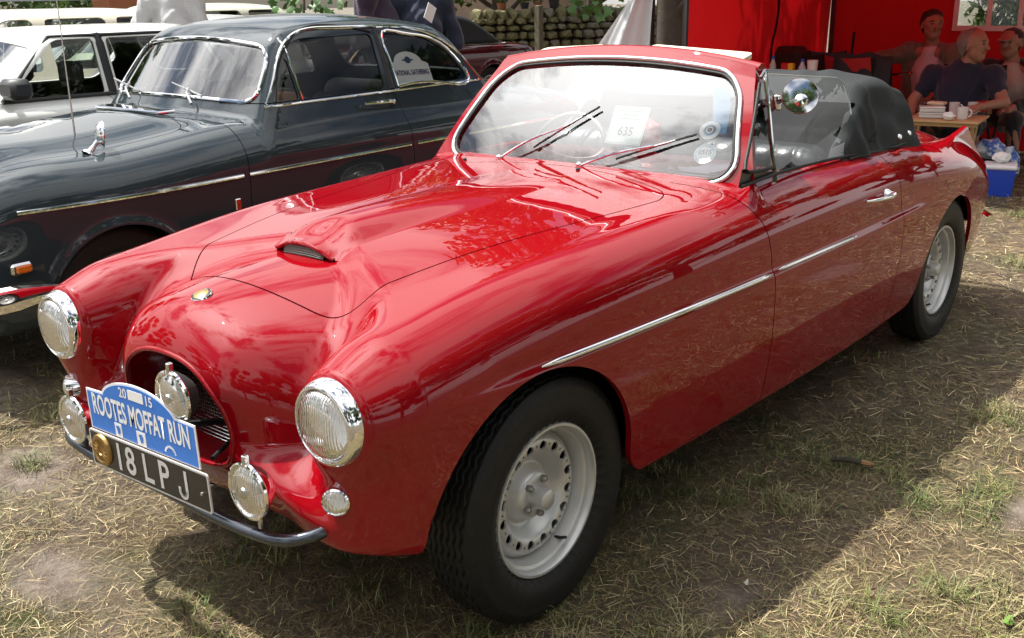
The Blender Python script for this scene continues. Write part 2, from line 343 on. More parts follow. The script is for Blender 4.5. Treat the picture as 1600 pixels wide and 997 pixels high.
# ------------------------------------------------------------------ wheel (built at the origin, axle along Y, outer face towards -Y)
def make_wheel(R=.330, rimR=.205, wid=.155, holes=True, tread=True):
    root = bpy.data.objects.new('wheel', None); COL.objects.link(root)
    hw = wid/2; n = 300 if tread else 72
    # tyre: zig-zag grooved tread between rounded shoulders
    a = np.linspace(0, 2*np.pi, n, endpoint=False)
    yt = np.linspace(-hw*.80, hw*.80, 61 if tread else 9)
    def side(sgn):
        pr = [(rimR-.012, .52), (rimR+.004, .70), (rimR+.02, .90), (rimR+.045, 1.0), (rimR+.07, 1.0), (R-.038, .97), (R-.030, .985), (R-.022, .94), (R-.010, .88)]
        return [(r, sgn*f*hw) for r, f in pr]
    prof = side(-1)+[(R-.10*(abs(y)/hw)**4*.08, y) for y in yt]+side(1)[::-1]
    P = np.array(prof); ns = 9; m = len(P)
    rr = np.tile(P[:, 0], (n, 1)); yy = np.tile(P[:, 1], (n, 1))
    if tread:
        zz = .0045*np.abs(((a*R/.022) % 2)-1)*2-.0045
        for g in (-.75, -.45, -.15, .15, .45, .75):
            d = np.abs(yy-(g*hw*.86+zz[:, None])); rr -= np.where(d < .0032, .006, 0)
        sh = (np.abs(yy) > hw*.80) & (np.abs(yy) < hw*.96) & (rr > R-.035); rr -= np.where(sh & (((np.arange(n) % 4) == 0)[:, None]), .003, 0)
        for rg in (R-.034,): pass
    V = np.stack([rr*np.sin(a)[:, None], yy, rr*np.cos(a)[:, None]], -1).reshape(-1, 3)
    i, j = np.meshgrid(np.arange(n), np.arange(m-1), indexing='ij'); i2 = (i+1) % n
    Q = np.stack([i*m+j, i*m+j+1, i2*m+j+1, i2*m+j], -1).reshape(-1, 4)
    me = mesh_np(V, [Q]); me.set_sharp_from_angle(angle=math.radians(35)); link('tyre', me, 'rubber', root)
    # steel rim: outer lip, well, dished disc with round ventilation holes
    b = MB(); y0 = -hw*.72
    b.lathe([(rimR, y0+.012), (rimR+.004, y0+.002), (rimR+.001, y0-.006), (rimR-.006, y0-.006), (rimR-.012, y0+.003), (rimR-.014, y0+.016), (rimR-.022, y0+.020), (rimR-.026, y0+.032), (rimR-.030, y0+.05), (rimR-.033, y0+.075)], axis=(0, 1, 0), n=64)
    rim_o = b.build('rim', 'wheel_silver', root)
    # disc surface r from hub to rim
    fr = spl([0, .03, .056, .064, .078, .097, .115, .138, .156, rimR-.03], [.040, .040, .040, .047, .074, .070, .046, .036, .040, .064])
    ng = 150; r_ = np.linspace(.012, rimR-.031, 60 if holes else 16); ng = ng if holes else 48
    th = np.linspace(0, 2*np.pi, ng, endpoint=False); RR, TH = np.meshgrid(r_, th, indexing='ij')
    V = np.stack([RR*np.sin(TH), y0+fr(RR), RR*np.cos(TH)], -1).reshape(-1, 3)
    dr = (fr(RR+1e-4)-fr(RR-1e-4))/2e-4; N = np.stack([dr*np.sin(TH), -np.ones_like(RR), dr*np.cos(TH)], -1).reshape(-1, 3); N /= np.linalg.norm(N, axis=1)[:, None]
    i, j = np.meshgrid(np.arange(len(r_)-1), np.arange(ng), indexing='ij'); j2 = (j+1) % ng
    T = np.concatenate([np.stack([i*ng+j, i*ng+j2, (i+1)*ng+j2], -1).reshape(-1, 3), np.stack([i*ng+j, (i+1)*ng+j2, (i+1)*ng+j], -1).reshape(-1, 3)])
    M = (V, N, T)
    if holes:
        big = [(k*2*np.pi/16, .137, .0135) for k in range(16)]; small = [((k+.5)*2*np.pi/16, .140, .0042) for k in range(16)]
        def g(x, y, z):
            d = np.full_like(x, 1.)
            for t0, rad, hr in big+small: d = np.minimum(d, np.hypot(x-rad*np.sin(t0), z-rad*np.cos(t0))-hr)
            return d
        M = clip(M, g); M = rim(M, .006)
    solid('wheel_disc', M, 'wheel_silver', root)
    b = MB(); b.lathe([(rimR-.04, y0+.085), (0.0, y0+.10)], axis=(0, 1, 0), n=24); b.build('brake_drum', 'gap_black', root)
    b = MB(); b.lathe([(.0, y0-.004), (.022, y0-.004), (.027, y0-.001), (.029, y0+.006), (.031, y0+.03), (.034, y0+.043)], axis=(0, 1, 0), n=28); b.build('hub_cap', 'wheel_silver', root)
    for k in range(5):
        t0 = k*2*np.pi/5+.3; b = MB(); b.lathe([(0, y0+.022), (.006, y0+.022), (.0095, y0+.026), (.0095, y0+.042)], c=(.049*np.sin(t0), 0, .049*np.cos(t0)), axis=(0, 1, 0), n=6); b.build('wheel_nut', 'bolt_steel', root)
    if holes:
        b = MB(); t0 = 2.45; b.tube([(.182*np.sin(t0), y0+.05, .182*np.cos(t0)), (.172*np.sin(t0), y0+.02, .172*np.cos(t0)), (.160*np.sin(t0), y0+.0, .160*np.cos(t0))], .0045, 8); b.build('valve', 'black_plastic', root)
    return root
def place_wheel(w, parent, loc, flip=False, spin=0., steer=0.):
    w.parent = parent; w.location = loc; w.rotation_mode = 'XYZ'
    w.matrix_local = Matrix.Translation(loc) @ Matrix.Rotation(math.pi+steer if flip else steer, 4, 'Z') @ Matrix.Rotation(spin, 4, 'Y')
# ------------------------------------------------------------------ the red roadster
red = thing('red_convertible', 'glossy red classic open convertible with round headlamps and rally plaque', 'car')
zf = spl([-.75, -.6, -.425, -.3, 0, .5, 1., 1.5, 2., 2.5, 2.9, 3.2, 3.5, 4.], [.80, .845, .886, .905, .942, .970, .990, .998, .992, .970, .928, .880, .80, .66])
Wd = spl([-.75, -.4, 0, .5, 1., 1.5, 2., 2.6, 3., 3.4, 3.8, 4.], [.70, .722, .750, .774, .788, .794, .792, .780, .770, .742, .645, .55])
yin = spl([-.75, -.6, -.4, -.25, -.1, .1, .5, 4.2], [.42, .415, .40, .27, .02, -.3, -.6, -.6])
zcn = spl([-.75, -.6, -.5, -.4, -.2, .2, .6, 1., 1.4, 2.4, 2.8, 3.2, 3.6, 4.], [.84, .868, .892, .908, .925, .948, .968, .990, 1.0, .96, .955, .93, .84, .70])
drp = spl([-.75, -.6, -.4, 0, .5, 1., 4.], [1.2, 1.1, .85, .36, .22, .12, .1])
ynn = spl([-.75, -.62, -.5, -.4, -.3, -.15, 0, .3, 4.2], [.28, .295, .365, .43, .50, .58, .63, .65, .5])
zbt = spl([-.75, -.5, -.2, .2, .6, 2.4, 3., 3.5, 4.], [.42, .395, .33, .28, .265, .245, .27, .32, .38])
xr = spl([.2, .4, .58, .69, .81, .92, 1.1], [3.86, 3.90, 3.89, 3.80, 3.64, 3.52, 3.46])
def ys(x, z):
    w_ = Wd(x); lo = np.minimum(z-.70, 0); hi = np.maximum(z-.70, 0)
    win = sstep(-.56, -.10, x)*(1-sstep(2.3, 2.6, x))*.012
    return w_-.30*lo*lo-.25*hi*hi+win*(1/(1+np.exp(np.clip((z-.738)/.006, -40, 40)))-1)
def FB(x, y, z):
    ay = np.sqrt(y*y+1e-6); ysd = ys(x, z); rear = x-xr(np.clip(z, .2, 1.1))
    fen = rmax(.155, z-zf(x), ay-ysd, yin(x)-ay, -.588-x)
    cyl = rmax(.015, np.sqrt((y*y+1e-9)-2*.57*ay+.57**2+(z-.728)**2)-.107, -.578-x, x+.25)
    fen = rmin(.07, fen, cyl)
    xn = -.615-.10*(z-.62)+1.2*np.maximum(.50-z, 0)**1.5
    nac = rmax(.13, z-(zcn(x)-drp(x)*ay*ay), ay-(ynn(x)+.24*sstep(.60, .46, z)*(1-sstep(-.45, -.30, x))), xn-x)
    f = rmin(.105, fen, nac)
    dpl = x-(1.000+.163*ay*ay+.88*(z-1.0))       # root of the windscreen surround
    f = rmin(.05, f, rmax(.012, np.abs(dpl-.022)-.020, z-.992, ay-.685, .85-z))
    fin = rmax(.010, np.abs(ay-(.655-.10*np.maximum(x-2.9, 0)))-.016-.25*np.maximum(.93-z, 0), z-(.905+.065*(x-2.95)), 2.80-x, .70-z)
    f = rmin(.045, f, fin)
    f = rmax(.055, f, rear)
    return rmax(.03, f, zbt(x)-z)
RB = implicit(FB, (-.78, -.96, .18), (4.02, .96, 1.16), .0125)
def arch_keep(x, y, z):
    ay = np.abs(y); o = (ay-.5)*50
    a1 = np.hypot(x+.065, np.maximum(z-.34, 0))-.388; a2 = np.hypot(x-2.9, np.maximum(z-.335, 0))-.362
    a = np.minimum(a1, a2); a = np.where(ay > .5, -rmax(np.where(x > -.065, .11, .05), -a, zbt(x)+np.where(x > -.065, .012, -.02)-z), 1.)
    return a
def door_gap(x, y, z):                          # > 0 on the door; front and rear edges follow the shut lines
    xa = np.interp(z, [.2, .30, .56, .80, .91, .98, 1.02], [1.115, 1.105, 1.075, 1.05, 1.02, .985, .95])
    d = rmax(.16, xa+.02-.02-x, x-2.19+.16*np.maximum(z-.60, 0)**1.6*2.0)
    return -d
def bonnet_in(x, y, z):
    ay = np.abs(y); b = -rmax(.09, -.395+.55*ay*ay-x, ay-(.355+.17*(x+.3)), x-(.975-.50*ay*ay))
    return np.where(z > .70, b, -1.)
def cockpit(x, y, z):
    ay = np.abs(y); return np.where(z > .80, -rmax(.12, 1.36-x, x-2.50, ay-.645), -1.)
def grille_in(x, y, z):
    ay = np.abs(y); q = np.where(z > .60, (ay/.222)**2.4+((z-.60)/.178)**2.2, (ay/.222)**3.2+((.60-z)/.10)**3.2)
    return np.where(x < -.42, (1-q)*.11, -1.)
M0 = clip(RB, arch_keep)
M0 = clip(M0, lambda x, y, z: -cockpit(x, y, z))
M0 = clip(M0, lambda x, y, z: np.where(x < -.45, np.hypot(np.abs(y)-.57, z-.728)-.090, 1.))   # headlamp bowls
lin = clip(M0, lambda x, y, z: -grille_in(x, y, z)-.02)
GAP = .0026
bon = clip(M0, lambda x, y, z: bonnet_in(x, y, z)-GAP)
rest = clip(M0, lambda x, y, z: -bonnet_in(x, y, z)-GAP)
for sgn, nm in ((-1, 'near'), (1, 'far')):
    dr = clip(clip(rest, lambda x, y, z: sgn*y-.45), lambda x, y, z: door_gap(x, y, z)-GAP)
    if sgn < 0: door_near = dr
    else: door_far = dr
rest = clip(rest, lambda x, y, z: np.where(np.abs(y) > .45, -door_gap(x, y, z)-GAP, np.where(door_gap(x, y, z) > 0, .4, .4)))
duct = rest
rest = clip(rest, lambda x, y, z: -grille_in(x, y, z))
body = solid('body', rim(rest, .018), 'red_paint', red)
bonnet = solid('bonnet', rim(bon, .014), 'red_paint', red)
dn = solid('door', rim(door_near, .014), 'red_paint', red); df = solid('door', rim(door_far, .014), 'red_paint', red)
solid('inner_shell', (lin[0]-lin[1]*.013, lin[1], lin[2]), 'gap_black', red)
def zsurf(x, y):
    x, y = np.broadcast_arrays(np.asarray(x, float), np.asarray(y, float)); lo = np.full(x.shape, .6); hi = np.full(x.shape, 1.2)
    for _ in range(30):
        mid = (lo+hi)/2; i = FB(x, y, mid) < 0; lo = np.where(i, mid, lo); hi = np.where(i, hi, mid)
    return lo
def yside(x, z, sgn=-1):
    x, z = np.broadcast_arrays(np.asarray(x, float), np.asarray(z, float)); lo = np.full(x.shape, .45); hi = np.full(x.shape, 1.0)
    for _ in range(30):
        mid = (lo+hi)/2; i = FB(x, mid, z) < 0; lo = np.where(i, mid, lo); hi = np.where(i, hi, mid)
    return sgn*lo
# grille duct, wire mesh
q = np.linspace(0, 2*np.pi, 73)[:-1]
def grille_pt(t, k=1.):
    c, s = np.cos(t), np.sin(t); p = np.where(s > 0, 2/2.3, 2/3.2)
    return np.stack([.222*k*np.sign(c)*np.abs(c)**p, np.where(s > 0, .60+.178*k*np.abs(s)**p, .60-.10*k*np.abs(s)**p)], -1)
gp = grille_pt(q)
b = MB()
def xface(y, z):
    x = np.full(np.shape(y), -.72)
    lo = x.copy(); hi = np.full(np.shape(y), -.42)
    for _ in range(26):
        mid = (lo+hi)/2; i = FB(mid, y, z) < 0; hi = np.where(i, mid, hi); lo = np.where(i, lo, mid)
    return hi
xg = xface(gp[:, 0], gp[:, 1])
rows = []
for k, dx, sc in ((0, .004, .998), (1, .03, .985), (2, .07, .965), (3, None, .95)):
    g2 = grille_pt(q, sc); rows.append(np.stack([xg+dx if dx is not None else np.full(72, -.480), g2[:, 0], g2[:, 1]], -1))
rows = np.array(rows); rows = np.concatenate([rows, rows[:, :1]], 1); b.grid(rows); b.build('grille_duct', 'red_paint', red)
# rounded lip rolled round the opening
b = MB(); lp = np.stack([xg+.003, *grille_pt(q, .995).T], -1); lp = np.concatenate([lp, lp[:1]]); b.tube(lp, .0075, 10, cap=False); b.build('grille_lip', 'red_paint', red)
b = MB(); b.add(np.stack([np.full(72, -.476), *grille_pt(q, .95).T], -1), [tuple(range(72))], False); b.build('radiator_core', 'gap_black', red)
b = MB()
for yy in np.arange(-.21, .2101, .0105):
    zz = [z for z in np.linspace(.49, .79, 121) if (grille_in(np.array(-.6), np.array(yy), np.array(z)) > .008)]
    if len(zz) > 3: b.tube([(-.494, yy, zz[0]), (-.494, yy, zz[-1])], .0017, 4, cap=False)
for z in np.arange(.505, .78, .0105):
    y_ = [v for v in np.linspace(-.22, .22, 121) if (grille_in(np.array(-.6), np.array(v), np.array(z)) > .008)]
    if len(y_) > 3: b.tube([(-.496, y_[0], z), (-.496, y_[-1], z)], .0017, 4, cap=False)
b.build('grille_mesh', 'dull_chrome', red)
# bonnet scoop with wire mesh in its mouth
xs_ = np.linspace(-.175, .90, 80); tv = np.linspace(-1, 1, 41)
hs = spl([-.175, -.05, .15, .4, .65, .9], [.040, .042, .039, .028, .013, -.001]); ws = spl([-.175, -.05, .2, .5, .9], [.150, .158, .172, .188, .20])
X, T_ = np.meshgrid(xs_, tv, indexing='ij'); Y = T_*ws(X)+.012*(1-sstep(-.1, .5, X)); X2 = X+.022*T_**2*(1-sstep(-.175, .1, X))
bump_ = np.where(np.abs(T_) < 1, (1-np.abs(T_)**2.8)**2.2, 0)
Z = zsurf(X2, Y)+hs(X)*bump_-.0015
b = MB(); b.grid(np.stack([X2, Y, Z], -1)); b.grid(np.stack([X2[:8], Y[:8], Z[:8]-.010*bump_[:8]-.0005], -1)[:, ::-1])
lip = np.stack([X2[0], Y[0], Z[0]-.004*bump_[0]], -1)[4:-4]; b.tube(lip, .0055, 8)
sc = b.build('scoop', 'red_paint', bonnet)
b = MB(); k = 3
top = np.stack([X2[0]+.010, Y[0], Z[0]-.007], -1)[9:-9]; bot = np.stack([X2[0]+.004, Y[0], zsurf(X2[0]+.004, Y[0])+.0012], -1)[9:-9]
b.grid(np.array([bot, top])); b.build('scoop_mouth', 'gap_black', bonnet)
b = MB(); kk = len(top)
for f_ in np.linspace(.12, .88, 5): b.tube((bot*(1-f_)+top*f_)[1:-1]-[.004, 0, 0], .0011, 4, cap=False)
for i in range(0, kk): 
    for d_ in (0, .5):
        j = min(i+1, kk-1); p0 = bot[i]*(1-d_)+bot[j]*d_; p1 = top[i]*(1-d_)+top[j]*d_
        if p1[2]-p0[2] > .006: b.tube([p0-[.004, 0, 0], p1-[.004, 0, 0]], .0011, 4, cap=False)
b.build('scoop_mesh', 'bolt_steel', bonnet)
# bonnet badge
n_ = np.array([-.35, 0, 1.]); n_ /= np.linalg.norm(n_); bz = float(zsurf(-.50, 0.))
b = MB(); b.lathe([(0, .0065), (.020, .0062), (.0265, .004), (.028, 0)], c=(-.50, 0, bz), axis=n_, n=36); bd = b.build('badge', 'chrome', red)
b = MB(); b.lathe([(0, .0078), (.019, .0072), (.0205, .0062)], c=(-.50, 0, bz), axis=n_, n=32); b.build('badge_enamel', 'gold', bd)
b = MB(); b.lathe([(.0212, .0072), (.0255, .0058)], c=(-.50, 0, bz), axis=n_, n=32); b.build('badge_ring', 'plate_black', bd)
# wheel wells, under-body
for cx, cz, r in ((-.065, .34, .405), (2.9, .335, .375)):
    for sgn in (-1, 1):
        a = np.linspace(-.10, np.pi-(.22 if cx < 1 else 0), 40); yo = .655 if cx < 1 else .71
        b = MB(); b.grid(np.array([[(cx+r*np.cos(t), sgn*.40, cz+r*np.sin(t)) for t in a], [(cx+r*np.cos(t), sgn*yo, cz+r*np.sin(t)) for t in a]]))
        b.add([(cx, sgn*.40, cz)]+[(cx+r*np.cos(t), sgn*.40, cz+r*np.sin(t)) for t in a], [(0, i, i+1) for i in range(1, 40)]); b.build('wheel_well', 'gap_black', red)
b = MB(); b.box((1.47, 0, .27), (1.95, 1.3, .03)); b.box((.05, 0, .42), (.8, .66, .06)); b.box((3.2, 0, .36), (1.1, .7, .05)); b.build('underside', 'gap_black', red)
wheel0 = make_wheel(); place_wheel(wheel0, red, (0, -.642, .345), spin=.2)
w1 = copy_tree(wheel0); place_wheel(w1, red, (2.896, -.665, .345), spin=1.1)
w2 = copy_tree(wheel0); place_wheel(w2, red, (0, .642, .345), True, spin=.7)
w3 = copy_tree(wheel0); place_wheel(w3, red, (2.896, .665, .345), True, spin=2.)
# headlamps
for sgn in (-1, 1):
    c = (-.60, sgn*.57, .728); A = (-1, 0, 0)
    hl = bpy.data.objects.new('headlamp', None); COL.objects.link(hl); hl.parent = red
    b = MB(); b.lathe([(.100, -.024), (.1005, -.018), (.0985, -.006), (.095, .005), (.090, .0125), (.086, .015), (.083, .015), (.081, .012), (.079, .007)], c=c, axis=A, n=56); b.build('bezel', 'chrome', hl)
    b = MB(); b.lathe([(.1005, -.030), (.1025, -.024), (.1000, -.019)], c=c, axis=A, n=56); b.build('bezel_seal', 'rubber', hl)
    b = MB(); b.lathe([(.0, .034), (.03, .033), (.052, .029), (.068, .022), (.0775, .013), (.0785, .009)], c=c, axis=A, n=48); b.build('lens', 'lens', hl)
    b = MB(); b.lathe([(.078, .008), (.071, -.006), (.055, -.026), (.03, -.038), (0, -.042)], c=c, axis=A, n=48); b.build('lamp_reflector', 'ribbed_reflector', hl)
    c = (-.597, sgn*.578, .545); A = (-.84, sgn*.52, .04)
    sd = bpy.data.objects.new('sidelamp', None); COL.objects.link(sd); sd.parent = red
    b = MB(); b.lathe([(.032, -.04), (.033, -.006), (.032, .002), (.0285, .005), (.0265, .003)], c=c, axis=A, n=32); b.build('bezel', 'chrome', sd)
    b = MB(); b.lathe([(0, .013), (.012, .012), (.021, .0085), (.027, .003)], c=c, axis=A, n=28); b.build('lens', 'lens', sd)
    b = MB(); b.lathe([(.027, .002), (.02, -.006), (0, -.009)], c=c, axis=A, n=24); b.build('lamp_reflector', 'ribbed_reflector', sd)
# bumper tube and auxiliary lamps
b = MB(); b.tube([(-.55, -.525, .455), (-.612, -.52, .452), (-.655, -.485, .445), (-.675, -.40, .437), (-.68, 0, .437), (-.675, .40, .437), (-.655, .485, .445), (-.612, .52, .452), (-.55, .525, .455)], .0145, 12, sub=6); b.build('bumper_bar', mat('bar_metal', (.10, .11, .13), .25, metal=.9), red)
def aux_lamp(c, r, name, clear=False, shell='chrome'):
    o = bpy.data.objects.new(name, None); COL.objects.link(o); o.parent = red; A = (-1, 0, 0)
    b = MB(); b.lathe([(.02, -.046), (.035, -.042), (r*.72, -.030), (r*.93, -.012), (r-.001, -.001)], c=c, axis=A, n=44); b.build('lamp_shell', shell, o)
    b = MB(); b.lathe([(r-.001, -.002), (r+.003, .003), (r+.002, .009), (r-.002, .011), (r-.006, .010), (r-.009, .004)], c=c, axis=A, n=44); b.build('lamp_rim', 'chrome', o)
    b = MB(); b.lathe([(0, .019), (r*.4, .017), (r*.75, .012), (r-.007, .005)], c=c, axis=A, n=40); b.build('lens', 'glass' if clear else 'lens', o)
    b = MB(); b.lathe([(r-.008, .004), (r*.78, -.010), (r*.45, -.024), (0, -.034)], c=c, axis=A, n=40); b.build('lamp_reflector', 'ribbed_reflector', o)
    b = MB(); b.lathe([(.016, -.02), (.016, .014), (.012, .022), (0, .024)], c=c, axis=A, n=18); b.build('bulb_shield', 'dull_chrome', o)
    b = MB(); b.box((c[0]-.004, c[1], c[2]+r+.008), (.014, .013, .026), bev=.002); b.build('clamp', 'dull_chrome', o)
    b = MB(); b.tube([(c[0]+.02, c[1], c[2]-r-.035), (c[0]+.02, c[1], c[2]-r+.01)], .007, 8); b.build('mounting_stud', 'dull_chrome', o)
    return o
aux_lamp((-.690, -.400, .556), .066, 'fog_lamp'); aux_lamp((-.685, .378, .526), .066, 'fog_lamp'); aux_lamp((-.685, -.130, .710), .066, 'driving_lamp', True, 'gap_black')
b = MB(); b.tube([(-.45, -.1, .545), (-.56, -.1, .60), (-.645, -.098, .62)], .009, 8); b.tube([(-.63, -.17, .545), (-.45, -.06, .54)], .006, 6); b.build('lamp_bracket', 'gap_black', red)
# number plate and rally plaque (both facing forwards)
def quadpt(px, py, X): return at(px, py, 'x', X)
XP = -.705
e1 = np.array([0, -1., 0]); e2 = np.array([0, 0, 1.])
pc = np.array([XP, -.005, .500]); nw, nh = .264, .050
e1 = np.array([0, -math.cos(.04), math.sin(.04)]); e2 = np.array([0, math.sin(.04), math.cos(.04)])
fr_ = (pc, e1, e2)
def rrect(w_, h_, r, n=6):
    P = []
    for cx, cy, a0 in ((w_-r, h_-r, 0), (-w_+r, h_-r, 90), (-w_+r, -h_+r, 180), (w_-r, -h_+r, 270)):
        for t in np.linspace(0, 90, n): a = math.radians(a0+t); P.append((cx+r*math.cos(a), cy+r*math.sin(a)))
    return P
npl = bpy.data.objects.new('number_plate', None); COL.objects.link(npl); npl.parent = red
b = MB(); b.prism(rrect(nw, nh, .008), .004, fr_); b.build('plate_border', 'plate_grey', npl)
b = MB(); b.prism(rrect(nw-.005, nh-.005, .006), .0046, fr_); b.build('plate_face', 'plate_black', npl)
for ch, u in (('1', -.125), ('8', -.072), ('L', .006), ('P', .078), ('J', .158)):
    if ch == 'J': continue
    text_mesh(ch, .104, (pc+e1*u-e2*.002, e1, e2), 'plate_letter', 'plate_grey', npl, sx=.92, bold=.0016, h=.0056)
b = MB(); jp = [(.172, .036), (.172, -.018)]+[(.157+.015*math.cos(t), -.018+.0165*-math.sin(t)) for t in np.linspace(.3, math.pi, 8)]+[(.142, -.010)]; jw = .0056
for (x0, y0), (x1, y1) in zip(jp[:-1], jp[1:]):
    dx, dy = x1-x0, y1-y0; l_ = math.hypot(dx, dy); nx_, ny_ = -dy/l_*jw, dx/l_*jw; ex_, ey_ = dx/l_*.0008, dy/l_*.0008
    b.add([pc+e1*a_+e2*c_+np.array([-.0056, 0, 0]) for a_, c_ in ((x0-nx_-ex_, y0-ny_-ey_), (x0+nx_-ex_, y0+ny_-ey_), (x1+nx_+ex_, y1+ny_+ey_), (x1-nx_+ex_, y1-ny_+ey_))], [(0, 1, 2, 3)], False)
b.build('plate_letter', 'plate_grey', npl)
b = MB(); b.lathe([(0, .010), (.012, .010), (.013, .0125), (.030, .0115), (.032, .0135), (.0405, .0125), (.043, .009), (.0435, .004)], c=pc+e1*-.205+e2*.002, axis=(-1, 0, 0), n=40)
for k in range(16): a = k*math.pi/8; b.tube([pc+e1*(-.205+.014*math.cos(a))+e2*(.002+.014*math.sin(a))+[-.0125, 0, 0], pc+e1*(-.205+.029*math.cos(a))+e2*(.002+.029*math.sin(a))+[-.0125, 0, 0]], .0012, 4)
b.build('medallion', 'gold', npl)
b = MB(); b.lathe([(0, .009), (.004, .008), (.0045, .004)], c=pc+e1*.235-e2*.004, axis=(-1, 0, 0), n=12); b.build('plate_screw', 'chrome', npl)
# plaque: shouldered arch outline
pl_c = np.array([XP+.006, .012, .551])
def arch_outline(s):
    w_ = .243-s; h0 = .108-s; P = [(-w_, 0+s*.5), (w_, 0+s*.5), (w_, h0)]
    P += [(.160-s*.4, h0+.002)]
    for t in np.linspace(12, 168, 22): a = math.radians(t); P.append(((.168-s)*math.cos(a), h0-.010+(.060)*math.sin(a)))
    P += [(-.160+s*.4, h0+.002), (-w_, h0)]
    return P
pq = bpy.data.objects.new('rally_plaque', None); COL.objects.link(pq); pq.parent = red
fq = (pl_c, e1, e2)
b = MB(); b.prism(arch_outline(0), .003, fq); b.build('plaque_border', 'white_paint', pq)
b = MB(); b.prism(arch_outline(.0055), .0036, fq); b.build('plaque_face', 'plaque_blue', pq)
text_mesh('ROOTES MOFFAT RUN', .078, (pl_c+e2*.070, e1, e2), 'lettering', 'white_paint', pq, sx=.545, bold=.0019, h=.0044)
for tx, u in (('20', -.058), ('15', .058)): text_mesh(tx, .036, (pl_c+e1*u+e2*.128, e1, e2), 'lettering', 'white_paint', pq, sx=1.0, bold=.0006, h=.0044)
b = MB(); b.prism(rrect(.034, .013, .002), .0006, (pl_c+e2*.130+[-.0036, 0, 0], e1, e2)); b.build('year_label', 'white_paint', pq)
for u, w_ in ((-.105, .016), (.0, .020)):
    b = MB(); b.prism(rrect(w_, .018, .001), .0006, (pl_c+e1*u+e2*.021+[-.0036, 0, 0], e1, e2)); bx_ = b.build('crest_panel', 'white_paint', pq)
    b = MB(); b.prism([(-.010, .010), (.004, .012), (.010, .004), (.006, -.010), (-.004, -.012), (-.006, -.002)], .0004, (pl_c+e1*u+e2*.021+[-.0043, 0, 0], e1, e2)); b.build('crest', 'plaque_blue', pq)
b = MB()
for t in range(20):
    a = math.radians(15+t*7.5); a2 = a+math.radians(5); b.prism([(r*math.cos(x), r*math.sin(x)) for r, x in ((.020, a), (.026, a), (.026, a2), (.020, a2))], .0005, (pl_c+e1*.125+e2*.006+[-.0036, 0, 0], e1, e2))
b.build('round_emblem', 'white_paint', pq)
for u in (-.15, .15): b = MB(); b.box(pc+e1*u+np.array([.03, 0, -.03]), (.055, .02, .05)); b.build('plate_bracket', 'gap_black', red)
# side mouldings
def side_strip(x0, x1, z0, z1, r, name, parent):
    xs = np.linspace(x0, x1, 40); zs = np.linspace(z0, z1, 40); P = np.stack([xs, yside(xs, zs)-.003, zs], -1)
    t = np.linspace(0, 1, 40); rr = r*np.minimum(1, np.minimum(t, 1-t)*14+.25); b = MB(); b.tube(P, rr, 10); return b.build(name, 'chrome', parent)
side_strip(-.075, 1.045, .742, .737, .0095, 'side_moulding', red); side_strip(1.085, 1.70, .742, .738, .0065, 'door_moulding', dn)
# door handle: lever on a plinth
hx = 1.93; hz = .838
P = np.array([(1.80, 0, .846), (1.84, -.022, .847), (1.90, -.030, .846), (1.97, -.028, .843), (2.01, -.022, .842)]); P[:, 1] += yside(P[:, 0], P[:, 2])
b = MB(); b.tube(P, [.004, .007, .009, .012, .013], 10, sub=4); b.lathe([(.022, 0), (.021, .01), (.014, .020), (.013, .032)], c=(2.0, float(yside(2.0, .842))+.003, .842), axis=(0, -1, 0), n=20); b.build('handle', 'chrome', dn)
# tail lamp + rear bumper end just visible behind the wheel
b = MB(); b.lathe([(.030, 0), (.030, .02), (.02, .03), (0, .034)], c=(3.88, -.50, .62), axis=(1, -.3, 0), n=20); b.build('tail_lamp', 'badge_red', red)
b = MB(); b.tube([(3.80, -.68, .42), (3.93, -.60, .42), (3.98, -.3, .42), (3.98, .3, .42), (3.93, .60, .42)], .022, 10, sub=5); b.build('rear_bumper', 'chrome', red)
# ---- windscreen: everything is drawn in its own (s, v) space and mapped on a gently curved sheet
def ws_map(s, v, off=0.):
    xb = .998+.066*s*s; xt = 1.318-.012*s*s; yb = .636*s; yt = .515*s; zb = 1.000-.002*s*s; zt = 1.362-.040*s*s
    bow = -.018*np.sin(np.pi*np.clip(v, 0, 1)); P = np.stack([xb+(xt-xb)*v+bow, yb+(yt-yb)*v, zb+(zt-zb)*v], -1)
    if np.any(off):
        e = 1e-3; du = (ws_map(s+e, v)-ws_map(s-e, v)); dv = ws_map(s, v+e)-ws_map(s, v-e); n = np.cross(du, dv); n /= np.linalg.norm(n, axis=-1, keepdims=True)
        if np.ndim(off) == 0: P = P-n*off*np.sign(n[..., :1])*1 if False else P+n*off*np.where(n[..., :1] > 0, -1, 1)
    return P
def ws_inner(s, v):                              # rounded rectangle, negative inside (units ~ metres)
    r = .10; return rmax(r, (np.abs(s)-1)*.58, (v-1)*.36, -v*.36)
